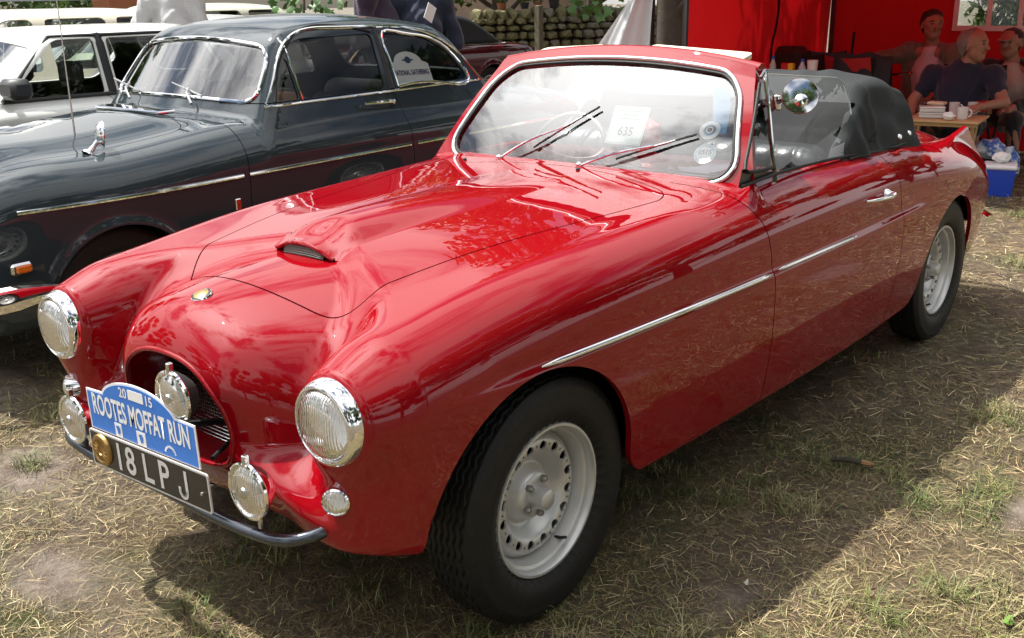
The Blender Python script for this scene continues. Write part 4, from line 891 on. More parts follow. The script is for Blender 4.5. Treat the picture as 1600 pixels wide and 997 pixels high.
ring(sal, (1.12, .34, 1.03)); b = MB(); b.box((.95, 0, .99), (.22, 1.2, .12), bev=.04); b.build('dashboard', 'black_plastic', sal)
# event card standing in the rear side window
cd_ = thing('event_card', 'white NATIONAL GATHERING card standing in the rear side window of the dark saloon', 'card')
q0 = at(609, 146, 'y', 2.085); q1 = at(670, 141, 'y', 2.085); q2 = at(606, 106, 'y', 2.15); q0 = q0+[.075, .03, .035]; q1 = q1+[.075, .03, .035]; wv_ = q1-q0; hv = np.array([0, .42, 1.]); hv /= np.linalg.norm(hv); Lw = np.linalg.norm(wv_); wv_ /= Lw
Hh = .19; P_ = [(0, 0), (Lw, 0), (Lw, Hh*.62), (Lw*.93, Hh*.68)]+[(Lw*.5+Lw*.36*math.cos(t), Hh*.66+Hh*.36*math.sin(t)) for t in np.linspace(.15, math.pi-.15, 12)]+[(Lw*.07, Hh*.68), (0, Hh*.62)]
b = MB(); b.prism(P_, .003, (q0, wv_, hv)); b.build('card_board', 'white_paint', cd_)
text_mesh('NATIONAL GATHERING', .042, (q0+wv_*Lw*.5+hv*.068, wv_, hv), 'lettering', mat('navy_ink', (.03, .045, .16), .6), cd_, sx=Lw/.50*.98, h=.005, bold=.001)
b = MB(); b.prism([(.02*math.cos(t)*1.2, .02*math.sin(t)) for t in np.linspace(0, 2*math.pi, 20)[:-1]], .001, (q0+wv_*Lw*.5+hv*.145-np.array([0, .004, 0]), wv_, hv)); b.prism([(-.042, -.004), (.042, -.004), (.042, .004), (-.042, .004)], .001, (q0+wv_*Lw*.5+hv*.145-np.array([0, .0045, 0]), wv_, hv)); b.build('printed_crest', 'navy_ink', cd_)
bxp = at(428, 160, 'y', 2.35); b = MB(); b.box(bxp, (.20, .16, .10), bev=.004); tag(b.build('cardboard_box', mat('cardboard', (.32, .15, .08), .85)), 'brown cardboard box on the dashboard of the dark saloon', 'box')
def front_x(F, y, z, x0, x1):
    for _ in range(26):
        m_ = (x0+x1)/2
        if F(np.array(m_), np.array(y), np.array(z)) < 0: x1 = m_
        else: x0 = m_
    return x1
for sg in (-1, 1):
    c = (front_x(FA, sg*.60, .70, -1., 0.)-.01, sg*.60, .70); hl = bpy.data.objects.new('headlamp', None); COL.objects.link(hl); hl.parent = sal
    b = MB(); b.lathe([(.100, -.06), (.102, -.01), (.095, .008), (.085, .010)], c=c, axis=(-1, 0, 0), n=32); b.build('bezel', 'chrome', hl); b = MB(); b.lathe([(0, .03), (.05, .024), (.085, .009)], c=c, axis=(-1, 0, 0), n=32); b.build('lens', 'lens', hl); b = MB(); b.lathe([(.085, .008), (.05, -.02), (0, -.03)], c=c, axis=(-1, 0, 0), n=28); b.build('lamp_reflector', 'ribbed_reflector', hl)
    go = bpy.data.objects.new('radiator_grille', None); COL.objects.link(go); go.parent = sal; xg_ = front_x(FA, sg*.24, .66, -1., 0.)
    b = MB(); b.box((xg_+.01, sg*.24, .66), (.05, .32, .16), bev=.02); b.build('grille_frame', 'chrome', go); b = MB(); b.box((xg_-.006, sg*.24, .66), (.05, .29, .13), bev=.015); b.build('grille_insert', 'gap_black', go)
    for k in range(5): b = MB(); b.box((xg_-.030, sg*.24, .612+.024*k), (.008, .285, .006)); b.build('grille_bar', 'chrome', go)
# ---- white saloon with black window frames
PW = dict(W=.855, hood=([-.9, -.6, 0, .5, .8, 1.2, 2., 2.9, 3.2, 3.6, 3.9], [.74, .80, .86, .92, .955, .97, .97, .97, .95, .92, .80]), roof=([.7, 1.1, 1.35, 1.8, 2.3, 2.7, 3.1], [1.33, 1.385, 1.418, 1.432, 1.430, 1.41, 1.33]), sill=.96, xf=-.85, xb=3.75, r=.07, glass_w=(.77, .34), ws=(.72, 1.30), rw=(3.15, 1.0), arches=(0., 2.65), ra=.34, zb=.24, crown=.03, ws_z=(1.0, 1.355), ws_r=.05, tumble=.25, rg=.05, tuck=.2,
    side_windows=[([(1.00, 1.0), (1.66, 1.0), (1.68, 1.355), (1.40, 1.355)], .03), ([(1.76, 1.0), (2.42, 1.0), (2.60, 1.15), (2.50, 1.355), (1.77, 1.355)], .03)],
    doors=[([(.80, .28), (1.69, .28), (1.70, .985), (.80, .985)], .04), ([(1.72, .28), (2.30, .28), (2.55, .7), (2.60, .985), (1.72, .985)], .05)], paint='white_car_paint')
whi, FW, ysW, trW, seatW, xsW, _ = saloon('white_saloon', 'white boxy four-door saloon with black window frames and door mirror', PW, (.16, 5.25, 0))
trW([(.96, .995), (1.70, .995), (2.44, .995), (2.63, 1.15), (2.53, 1.372), (1.72, 1.372), (1.39, 1.372)], .014, 'window_frame', 'black_plastic', closed=True, sub=0); trW([(1.715, 1.0), (1.725, 1.37)], .042, 'door_pillar', 'black_plastic', sub=6, off=-.03)
trW([(-.7, .62), (0, .62), (3.5, .62)], .016, 'side_rubbing_strip', 'black_plastic'); yh = float(ysW(1.55, .90)); b = MB(); b.box((1.55, yh-.012, .90), (.16, .03, .035), bev=.008); b.build('handle', 'chrome', whi)
mc_ = at(25, 140, 'y', 4.30)-np.array([.16, 5.25, 0]); b = MB(); b.box(mc_, (.14, .20, .125), bev=.03); b.tube([mc_+[0.02, .08, -.03], mc_+[.06, .2, -.06]], .025, 8); b.build('door_mirror', mat('mirror_plastic', (.03, .032, .036), .45), whi)
for cy in (-.36, .36): 
    s_ = seatW(1.50, cy, .25, .55, .42); b = MB(); b.box((1.64, cy, 1.12), (.08, .26, .16), bev=.03); b.build('headrest', 'seat_cloth', whi)
seatW(2.45, 0, .6, .55, .42); ring(whi, (1.05, .36, .95)); b = MB(); b.box((.85, 0, .90), (.3, 1.3, .12), bev=.03); b.build('dashboard', 'black_plastic', whi)
for sg in (-1, 1):
    c = (front_x(FW, sg*.62, .66, -1.2, 0.), sg*.62, .66); b = MB(); b.box((c[0]+.01, c[1], c[2]), (.06, .26, .15), bev=.015); ho = b.build('headlamp', 'chrome', whi); b = MB(); b.box((c[0]-.008, c[1], c[2]), (.06, .23, .125), bev=.015); b.build('lens', 'ribbed_reflector', ho)
b = MB(); b.box((front_x(FW, 0., .66, -1.2, 0.)+.01, 0, .66), (.06, .90, .15), bev=.01); b.build('radiator_grille', 'black_plastic', whi); b = MB(); b.box((-.90, 0, .45), (.14, 1.70, .14), bev=.03); b.build('front_bumper', 'black_plastic', whi)
wW = copy_tree(wA)
for i, (x_, sg) in enumerate(((0, -1), (2.65, -1), (0, 1), (2.65, 1))):
    q = wW if i == 0 else copy_tree(wW); place_wheel(q, whi, (x_, sg*.72, .325), sg > 0)
# ---- cream estate, pale green car, silver car further back: only roofs and windows show
def far_car(name, label, pt, loc, roofz=1.5, rz=0.):
    k = roofz-1.43
    P = dict(PW); P['roof'] = ([.7, 1.1, 1.35, 1.8, 2.3, 2.9, 3.3], [1.34+k, 1.39+k, 1.42+k, 1.432+k, 1.43+k, 1.41+k, 1.35+k]); P['ws_z'] = (1.0, 1.34+k); P['rw'] = (3.45, .55); P['r'] = .12; P['rg'] = .10; P['paint'] = pt
    t = 1.345+k; P['side_windows'] = [([(1.02, 1.0), (1.64, 1.0), (1.66, t), (1.42, t)], .05), ([(1.76, 1.0), (2.36, 1.0), (2.36, t), (1.77, t)], .05), ([(2.46, 1.0), (3.0, 1.0), (2.9, t), (2.47, t)], .05)]; P['doors'] = []
    r, F, ys_, tr_, st_, xs_, _ = saloon(name, label, P, loc, rz, h=.032)
    for cy in (-.36, .36): st_(1.5, cy, .25, .6, .5)
    for i, (x_, sg) in enumerate(((0, -1), (2.65, -1), (0, 1), (2.65, 1))): q = copy_tree(wA); place_wheel(q, r, (x_, sg*.72, .325), sg > 0)
    return r
far_car('cream_estate', 'cream estate car parked beyond the white saloon, roof and windows showing', 'cream_paint', (1.05, 7.8, 0), 1.53)
far_car('pale_green_car', 'pale green car with dark windows parked beyond the slate saloon roof', 'pale_green_paint', (3.6, 9.2, 0), 1.54)
far_car('silver_car', 'silver grey car, low curved roof showing over the white saloon roof', 'silver_paint', (2.3, 7.7, 0), 1.435)
# ---- maroon convertible with a black soft top
PM = dict(W=.82, hood=([-.8, -.5, 0, .5, .9, 1.5, 2.2, 2.8, 3.2, 3.5, 3.7], [.74, .84, .90, .93, .96, .98, .98, .97, .95, .91, .84]), roof=([0, 1, 2, 3], [1, 1, 1, 1]), sill=.98, xf=-.78, xb=3.62, r=.10, glass_w=(.7, .3), ws=(.8, 1.), rw=(2.8, 1.), arches=(0., 2.55), ra=.35, zb=.26, side_windows=[], ws_z=(1., 1.3), open=True, cockpit=(1.0, 2.35), crown=.04, paint='maroon_paint', doors=[([(.75, .3), (1.85, .3), (1.85, .97), (.75, .97)], .05)], flare=True)
mar, FM_, ysM, trM, seatM, _, _ = saloon('maroon_convertible', 'maroon convertible with raised black soft top behind the dark saloon', PM, (6.5, 8.1, 0), h=.03)
tz = spl([.85, 1.15, 1.5, 1.9, 2.3, 2.65, 2.9], [1.02, 1.30, 1.38, 1.39, 1.34, 1.16, 1.02])
FT = lambda x, y, z: rmax(.06, z-(tz(x)-.06*(y/.6)**2), np.abs(y)-(.72-.30*(z-1.0)), .94-z, .88-x, x-2.86)
solid('soft_top', implicit(FT, (.8, -.8, .9), (2.95, .8, 1.48), .03), mat('soft_top_black', (.012, .012, .014), .75, bump=(120, .2)), mar)
trM([(-.6, .88), (.8, .93), (2.0, .95), (3.3, .93)], .008, 'swage_strip'); trM([(2.25, 1.0), (2.85, .965), (3.45, .93)], .010, 'boot_edge', 'black_plastic')
for i, (x_, sg) in enumerate(((0, -1), (2.55, -1), (0, 1), (2.55, 1))): q = copy_tree(wA); place_wheel(q, mar, (x_, sg*.69, .325), sg > 0)
# ------------------------------------------------------------------ ground
def vnoise(x, y, sc, seed=0):
    r = np.random.default_rng(seed).random((64, 64)); X, Y = x*sc, y*sc; i, j = np.floor(X).astype(int), np.floor(Y).astype(int); fx, fy = X-i, Y-j; fx, fy = fx*fx*(3-2*fx), fy*fy*(3-2*fy)
    g = lambda a, b: r[a % 64, b % 64]; return (g(i, j)*(1-fx)+g(i+1, j)*fx)*(1-fy)+(g(i, j+1)*(1-fx)+g(i+1, j+1)*fx)*fy
def fbm(x, y, sc, seed=0, o=4): return sum(vnoise(x, y, sc*2**k, seed+k)*.5**(k+1) for k in range(o))
def gheight(x, y): return (fbm(x, y, .9, 3)-.47)*.05+(fbm(x, y, 6., 9)-.47)*.018+.010
def mud_mask(x, y):
    n = (fbm(x, y, 2.2, 51)-.47)*.9
    m = np.zeros_like(x)
    for cx, cy, rx, ry in ((-.75, .55, .30, .55), (-.45, 1.35, .35, .5), (-.2, 2.3, .5, .7), (-1.2, 1.2, .5, .9), (1.35, -1.55, .35, .18), (.35, -1.05, .4, .16), (3.4, -1.6, .8, .3)): m = np.maximum(m, 1-np.hypot((x-cx)/rx, (y-cy)/ry))
    return np.clip((m+n-.46)/.30, 0, 1)
u_ = np.linspace(-1, 1, 460); g_ = np.sinh(u_*4.2)/np.sinh(4.2)*110
X, Y = np.meshgrid(g_+.6, g_+.2, indexing='ij'); Zg = gheight(X, Y)
n_ = len(u_); i, j = np.meshgrid(np.arange(n_-1), np.arange(n_-1), indexing='ij'); a_ = i*n_+j
gm = bpy.data.materials.new('field'); gm.use_nodes = True; t = gm.node_tree; B = t.nodes['Principled BSDF']; N_ = t.nodes.new; K = t.links.new
tc_ = N_('ShaderNodeTexCoord')
def noise(sc, de=8, ro=.6, dist=0.):
    n = N_('ShaderNodeTexNoise'); n.inputs['Scale'].default_value = sc; n.inputs['Detail'].default_value = de; n.inputs['Roughness'].default_value = ro; n.inputs['Distortion'].default_value = dist; K(tc_.outputs['Object'], n.inputs['Vector']); return n
def ramp(n, pts):
    r = N_('ShaderNodeValToRGB'); e = r.color_ramp.elements
    while len(e) < len(pts): e.new(.5)
    for q, (p, c) in zip(e, pts): q.position = p; q.color = (*c, 1)
    K(n.outputs['Fac'], r.inputs[0]); return r
mud = ramp(noise(9, 10, .7), [(.3, (.05, .035, .021)), (.5, (.10, .072, .046)), (.72, (.17, .13, .088))])
strw = ramp(noise(38, 6, .75, 1.5), [(.34, (.045, .032, .016)), (.52, (.14, .102, .055)), (.72, (.31, .24, .14))])
grn = ramp(noise(45, 6, .7), [(.3, (.030, .038, .010)), (.7, (.080, .095, .028))])
f1 = ramp(noise(1.7, 8, .62), [(.44, (0, 0, 0)), (.56, (1, 1, 1))]); f2 = ramp(noise(.9, 7, .66), [(.50, (0, 0, 0)), (.66, (1, 1, 1))])
m1 = N_('ShaderNodeMix'); m1.data_type = 'RGBA'; K(f1.outputs[0], m1.inputs[0]); K(mud.outputs[0], m1.inputs[6]); K(strw.outputs[0], m1.inputs[7])
m2 = N_('ShaderNodeMix'); m2.data_type = 'RGBA'; K(f2.outputs[0], m2.inputs[0]); K(m1.outputs[2], m2.inputs[6]); K(grn.outputs[0], m2.inputs[7]); K(m2.outputs[2], B.inputs['Base Color'])
wr = noise(2.6, 6, .6); mr_ = N_('ShaderNodeMapRange'); mr_.inputs[1].default_value = .44; mr_.inputs[2].default_value = .60; mr_.inputs[3].default_value = .22; mr_.inputs[4].default_value = .85; K(wr.outputs['Fac'], mr_.inputs[0]); K(mr_.outputs[0], B.inputs['Roughness'])
bn = N_('ShaderNodeBump'); bn.inputs['Strength'].default_value = .9; bn.inputs['Distance'].default_value = .02; bh = noise(70, 8, .75, 1.); K(bh.outputs['Fac'], bn.inputs['Height']); K(bn.outputs[0], B.inputs['Normal'])
gro = link('ground', mesh_np(np.stack([X, Y, Zg], -1).reshape(-1, 3), [np.stack([a_, a_+n_, a_+n_+1, a_+1], -1).reshape(-1, 4)]), gm, kind='structure')
mt_ = gro.data.color_attributes.new('Mud', 'FLOAT_COLOR', 'POINT'); mv = mud_mask(X.ravel(), Y.ravel()); mt_.data.foreach_set('color', np.repeat(mv, 4).astype(np.float32))
va = N_('ShaderNodeVertexColor'); va.layer_name = 'Mud'; wet = ramp(noise(14, 9, .7), [(.3, (.11, .082, .06)), (.5, (.21, .165, .13)), (.72, (.33, .275, .225))])
m3 = N_('ShaderNodeMix'); m3.data_type = 'RGBA'; K(va.outputs[0], m3.inputs[0]); K(m2.outputs[2], m3.inputs[6]); K(wet.outputs[0], m3.inputs[7]); K(m3.outputs[2], B.inputs['Base Color'])
wn2 = noise(6, 5, .6); mw = N_('ShaderNodeMapRange'); mw.inputs[1].default_value = .42; mw.inputs[2].default_value = .58; mw.inputs[3].default_value = .12; mw.inputs[4].default_value = .6; K(wn2.outputs['Fac'], mw.inputs[0]); m4 = N_('ShaderNodeMix'); m4.data_type = 'FLOAT'; K(va.outputs[0], m4.inputs[0]); K(mr_.outputs[0], m4.inputs[2]); K(mw.outputs[0], m4.inputs[3]); K(m4.outputs[0], B.inputs['Roughness'])
# ------------------------------------------------------------------ straw and grass
def blade_field(name, N, lo, hi, pw, length, width, lift, cols, label, clump=None, seed=1, arc=(-75, 75)):
    R_ = np.random.default_rng(seed); th = np.radians(90-YAW)+np.radians(R_.uniform(arc[0], arc[1], N)); r = lo*(hi/lo)**(R_.random(N)**pw)
    x, y = CAM[0]+r*np.cos(th), CAM[1]+r*np.sin(th)
    if clump is not None:
        k = fbm(x, y, clump[0], clump[1]) > clump[2]+R_.normal(0, .03, N); x, y, r = x[k], y[k], r[k]
    bare = fbm(x, y, .8, 77) < .36; k = ~(bare & (R_.random(len(x)) < .5)); x, y, r = x[k], y[k], r[k]; k = R_.random(len(x)) > mud_mask(x, y)*.93; x, y, r = x[k], y[k], r[k]
    n = len(x); sc = np.clip(r/3.5, .8, 3.); L_ = R_.uniform(*length, n)*np.sqrt(sc); W_ = width*R_.uniform(.6, 1.4, n)*sc; a = R_.uniform(0, 2*np.pi, n); el = R_.uniform(*lift, n)
    d = np.stack([np.cos(a)*np.cos(el), np.sin(a)*np.cos(el), np.sin(el)], -1); s_ = np.stack([-np.sin(a), np.cos(a), R_.normal(0, .3, n)], -1); z0 = gheight(x, y)+R_.uniform(.0, .006, n)+.001
    p0 = np.stack([x, y, z0], -1); bend = R_.normal(0, .3, (n, 3)); bend[:, 2] = -np.sin(el)*.5*np.abs(R_.normal(1, .5, n))+.05*(1-np.sin(el))
    p1 = p0+d*L_[:, None]*.5; p2 = p0+(d+bend*.5)*L_[:, None]; p2[:, 2] = np.maximum(p2[:, 2], gheight(p2[:, 0], p2[:, 1])+.002)
    V = np.stack([p0-s_*W_[:, None]/2, p0+s_*W_[:, None]/2, p1-s_*W_[:, None]*.45, p1+s_*W_[:, None]*.45, p2], 1).reshape(-1, 3)
    o = np.arange(n)*5; me = mesh_np(V, [np.stack([o, o+1, o+3, o+2], 1), np.stack([o+2, o+3, o+4], 1)], smooth=False)
    C = np.array(cols)[R_.integers(0, len(cols), n)]*R_.uniform(.4, 1.6, (n, 1))*1.5; at_ = me.color_attributes.new('Col', 'FLOAT_COLOR', 'POINT'); at_.data.foreach_set('color', np.repeat(np.c_[C, np.ones(n)], 5, 0).astype(np.float32).ravel())
    ob = link(name, me, MATS['blade'], kind='stuff', label=label); ob['category'] = 'grass'; return ob
bmat = bpy.data.materials.new('blade'); bmat.use_nodes = True; MATS['blade'] = bmat; t = bmat.node_tree; vc = t.nodes.new('ShaderNodeVertexColor'); vc.layer_name = 'Col'; t.links.new(vc.outputs[0], t.nodes['Principled BSDF'].inputs['Base Color']); t.nodes['Principled BSDF'].inputs['Roughness'].default_value = .65
blade_field('straw_litter', 400000, 1.0, 14, .70, (.018, .085), .0014, (-.02, .25), [(.28, .21, .11), (.21, .15, .075), (.36, .29, .17), (.11, .075, .036), (.06, .04, .02), (.14, .095, .045), (.09, .075, .03), (.12, .11, .04)], 'trodden dry straw strewn over the muddy field', seed=5)
blade_field('short_grass', 130000, 1.0, 30, .78, (.02, .065), .0021, (.3, 1.3), [(.09, .11, .028), (.065, .08, .02), (.13, .125, .042), (.17, .145, .06), (.10, .085, .03)], 'short worn green grass tufts in the trodden field', clump=(1.1, 31, .43), seed=8)
q = np.random.default_rng(91); nt_ = 620; tc0 = np.stack([q.uniform(-1.6, 6.5, nt_), q.uniform(-1.9, 2.2, nt_)], -1); tc0 = tc0[fbm(tc0[:, 0], tc0[:, 1], 1.1, 31) > .43]
bx0 = np.repeat(tc0, 46, 0); nb = len(bx0); bx0 = bx0+q.normal(0, .035, (nb, 2))*q.uniform(.4, 1.6, (nb, 1)); L_ = q.uniform(.03, .10, nb); a = q.uniform(0, 2*np.pi, nb); el = q.uniform(.35, 1.25, nb); sd_ = np.stack([-np.sin(a), np.cos(a), 0*a], -1)*.0013*q.uniform(.7, 1.5, (nb, 1)); d0 = np.stack([np.cos(a)*np.cos(el), np.sin(a)*np.cos(el), np.sin(el)], -1)
p0 = np.c_[bx0, gheight(bx0[:, 0], bx0[:, 1])]; p1 = p0+d0*L_[:, None]*.55; p2 = p0+(d0*[1.35, 1.35, .72])*L_[:, None]; o = np.arange(nb)*5
me = mesh_np(np.stack([p0-sd_, p0+sd_, p1-sd_*.9, p1+sd_*.9, p2], 1).reshape(-1, 3), [np.stack([o, o+1, o+3, o+2], 1), np.stack([o+2, o+3, o+4], 1)], smooth=False)
tk_ = np.repeat(q.integers(0, 4, len(tc0)), 46); C = np.array([(.10, .13, .03), (.16, .17, .05), (.24, .21, .10), (.08, .10, .025)])[tk_]*q.uniform(.6, 1.4, (nb, 1)); at_ = me.color_attributes.new('Col', 'FLOAT_COLOR', 'POINT'); at_.data.foreach_set('color', np.repeat(np.c_[C, np.ones(nb)], 5, 0).astype(np.float32).ravel()); ob = link('grass_tufts', me, MATS['blade'], kind='stuff', label='loose tufts of longer grass standing in the trodden field'); ob['category'] = 'grass'
# twig lying on the ground
tp0, tp1 = at(1298, 718, 'z', .038), at(1366, 726, 'z', .038); tw = thing('broken_twig', 'short dark broken twig with pale torn end lying on the straw', 'twig')
b = MB(); b.tube([tp0, tp0*.5+tp1*.5+[0, 0, .006], tp1*.72+tp0*.28], [.008, .011, .010], 8, sub=4); b.build('bark', mat('bark_dark', (.05, .04, .03), .9, bump=(60, .5)), tw); b = MB(); b.tube([tp1*.70+tp0*.30+[0, 0, .003], tp1*.85+tp0*.15, tp1], [.011, .010, .003], 7); b.build('torn_end', mat('raw_wood', (.30, .16, .07), .85, bump=(80, .5)), tw)
for k, (px, py, nm) in enumerate([(1575, 970, 'green leaf near the sunlit straw edge'), (1165, 910, 'pale leaf scrap on the sunlit straw')]):
    c = at(px, py, 'z', .030); a = np.linspace(0, 2*np.pi, 14, endpoint=False); w_ = .024*(1-.5*k); P_ = np.stack([c[0]+w_*np.cos(a), c[1]+w_*.5*np.sin(a), c[2]+.006*np.cos(2*a)], -1); b = MB(); b.add(np.concatenate([P_, [c+[0, 0, .004]]]), [(i, (i+1) % 14, 14) for i in range(14)]); tag(b.build('fallen_leaf', mat('leaf_%d' % k, (.10, .22, .03) if k == 0 else (.55, .52, .45), .6)), 'fallen '+nm, 'leaf')
# ------------------------------------------------------------------ trees and hedge
def leaf_mat(name, c1, c2):
    m = mat(name, c1, .55, noise=(1.3, .8, c2)); t = m.node_tree; b = t.nodes['Principled BSDF']; tr = t.nodes.new('ShaderNodeBsdfTranslucent'); mx = t.nodes.new('ShaderNodeMixShader'); mx.inputs[0].default_value = .35
    r = [n for n in t.nodes if n.type == 'VALTORGB'][0]; t.links.new(r.outputs[0], tr.inputs[0]); o = [n for n in t.nodes if n.type == 'OUTPUT_MATERIAL'][0]; t.links.new(b.outputs[0], mx.inputs[1]); t.links.new(tr.outputs[0], mx.inputs[2]); t.links.new(mx.outputs[0], o.inputs[0]); return m
leaf_mat('foliage', (.045, .085, .018), (.085, .14, .030)); leaf_mat('hedge_leaf', (.050, .10, .02), (.10, .17, .035)); mat('bark', (.07, .055, .042), .9, noise=(8, .6, (.12, .10, .08)), bump=(25, .6))
def leaves_mesh(C, R_, n, size, seed, flat=.6):
    """leaf-sized faces scattered through ellipsoid clumps C (centres) with radii R_"""
    q = np.random.default_rng(seed); k = q.integers(0, len(C), n); d = q.normal(0, 1, (n, 3)); d /= np.linalg.norm(d, axis=1)[:, None]; p = C[k]+d*R_[k][:, None]*(q.random(n)**.45)[:, None]*np.array([1, 1, flat])
    a = q.normal(0, 1, (n, 3)); a /= np.linalg.norm(a, axis=1)[:, None]; b_ = np.cross(a, q.normal(0, 1, (n, 3))); b_ /= np.linalg.norm(b_, axis=1)[:, None]; s = size*q.uniform(.6, 1.4, (n, 1))
    V = np.stack([p-a*s, p+b_*s*.45, p+a*s, p-b_*s*.45], 1).reshape(-1, 3); return V, np.arange(n*4).reshape(-1, 4)
def tree_data(seed, H=9., spread=3.4, n=16000, size=.13, base=2.2):
    q = np.random.default_rng(seed); b = MB(); b.tube([(0, 0, -.1), (.05, .02, H*.2), (q.normal(0, .2), q.normal(0, .2), H*.55), (q.normal(0, .3), q.normal(0, .3), H*.85)], [.22, .17, .11, .04], 10, sub=3); C = []
    for k in range(26):
        a = q.uniform(0, 2*np.pi); hz = q.uniform(base, H); rr = spread*math.sqrt(max(.05, 1-((hz-H*.55)/(H*.52))**2))*q.uniform(.45, 1.); C.append((rr*math.cos(a), rr*math.sin(a), hz))
        if k % 2 == 0: b.tube([(0, 0, max(1.2, hz*.55)), (rr*.5*math.cos(a), rr*.5*math.sin(a), hz*.82), C[-1]], [.07, .04, .015], 6)
    C = np.array(C); V, Fq = leaves_mesh(C, q.uniform(.7, 1.35, len(C)), n, size, seed+1); return b, V, Fq
TD = {}
def add_tree(kind, loc, rz, sc, label, group=None):
    t = thing('tree', label, 'tree', loc, rz, group); t.scale = (sc, sc, sc)
    if kind not in TD:
        b, V, Fq = tree_data(40+kind); o = b.build('trunk', 'bark', t); me = mesh_np(V, [Fq], smooth=False); c = link('crown', me, 'foliage', t); TD[kind] = (o.data, c.data)
    else: link('trunk', TD[kind][0], None, t); link('crown', TD[kind][1], None, t)
    return t
G1 = 'trees standing round the field'
for i, (x, y, k, s_) in enumerate([(-13, -13, 0, 1.3), (-18, -6, 1, 1.2), (-7, -16, 2, 1.4), (.5, -15, 0, 1.35), (7.5, -14, 1, 1.4), (-20, 5, 2, 1.1), (-18, 14, 0, 1.05), (15, -12, 2, 1.35), (-22, -15, 1, 1.4), (22, -7, 0, 1.3)]):
    add_tree(k, (x, y, 0), i*1.3, s_, 'broad leafy green tree standing at the open edge of the field', G1)
for i, (x, y, k, s_) in enumerate([(4, 18.5, 0, .8), (-4, 20, 1, .85), (-11, 18, 2, .9), (18, 12, 1, .9), (20, 3, 2, 1.0)]):
    add_tree(k, (x, y, 0), i*1.9+.5, s_, 'leafy green tree standing beyond the stone wall and hedge', 'trees beyond the wall and hedge')
def bushrow(name, label, cat, pts, rad, n, size, seed, m='hedge_leaf'):
    q = np.random.default_rng(seed); C = np.array(pts); V, Fq = leaves_mesh(C, q.uniform(rad*.8, rad*1.25, len(C)), n, size, seed, .9); t = thing(name, label, cat, tuple(np.array(pts).mean(0)*[1, 1, 0])); o = np.array(t.location)
    link('foliage', mesh_np(V-o, [Fq], smooth=False), m, t); b = MB()
    for k, p in enumerate(pts[::2]): pass
    b.tube([(0, 0, -.05), (0, .02, .7), (.05, 0, 1.2)], [.05, .04, .02], 7); b.build('stem', 'bark', t); return t
q = np.random.default_rng(3)
hp = [(x, 15.5+q.normal(0, .25), z) for x in np.arange(-1.5, 9.0, .55) for z in (.35, .9, 1.5, 2.0)]
bushrow('hedge', 'tall clipped green hedge behind the parked pale cars', 'hedge', hp, .55, 22000, .07, 12)
# low leafy branch hanging over the wall + sycamore-like leaves
def big_leaf(c, d, s, up):
    d = d/np.linalg.norm(d); e = np.cross(d, up); e /= np.linalg.norm(e)+1e-9; o = [(0, 0), (.28, .10), (.55, .02), (.42, .30), (.62, .55), (.34, .58), (.0, 1.), (-.34, .58), (-.62, .55), (-.42, .30), (-.55, .02), (-.28, .10)]
    return np.array([c+(a*e+b_*d)*s+np.cross(d, e)*(-.18*abs(a)*s) for a, b_ in o])
br = thing('leafy_branch', 'leafy green branch with broad lobed leaves hanging over the stone wall', 'branch'); q = np.random.default_rng(11)
bs = at(985, -45, 'x', 8.2); b = MB(); be = at(890, -8, 'x', 8.0); b.tube([bs+[1.5, 1.2, .5], bs, be], [.03, .018, .006], 7, sub=3); b.build('limb', 'bark', br)
mat('lobed_leaf', (.035, .10, .015), .45, noise=(9, .7, (.07, .17, .03)))
for k in range(46):
    px = q.uniform(885, 1010); py = q.uniform(-30, 24)-(abs(px-930)*.10); p = at(px, py, 'x', 8.1+q.normal(0, .12)); b = MB(); b.add(big_leaf(p, np.array([q.normal(0, .5), q.normal(0, .5), -1.]), q.uniform(.07, .13), np.array([q.normal(-.8, .3), q.normal(-.5, .3), .4])), [tuple(range(12))], False); b.build('leaf', 'lobed_leaf', br)
br2 = thing('shrub_branch', 'bright green leafy shrub showing above the slate saloon roof', 'shrub')
b = MB(); s0 = at(470, 60, 'y', 8.0); s0[2] = 0; b.tube([s0, s0+[0, 0, .9], s0+[.1, 0, 1.6]], [.04, .03, .015], 7); b.build('stem', 'bark', br2)
for k in range(60):
    p = at(q.uniform(425, 545), q.uniform(-35, 16), 'y', 8.0+q.normal(0, .2)); b = MB(); b.add(big_leaf(p, np.array([q.normal(0, .7), q.normal(0, .7), -.7]), q.uniform(.06, .11), np.array([q.normal(-.6, .3), q.normal(-.7, .3), .5])), [tuple(range(12))], False); b.build('leaf', 'lobed_leaf', br2)
# trunk of the tree whose stem shows between awning and gazebo
tk = add_tree(1, tuple(at(1046, 60, 'x', 10.2)*[1, 1, 0]), .4, .9, 'dark trunked tree standing between the white awning and the red gazebo')
add_tree(2, tuple(at(781, 12, 'x', 13.5)*[1, 1, 0]), .9, .75, 'slim trunked tree rising behind the black soft top')
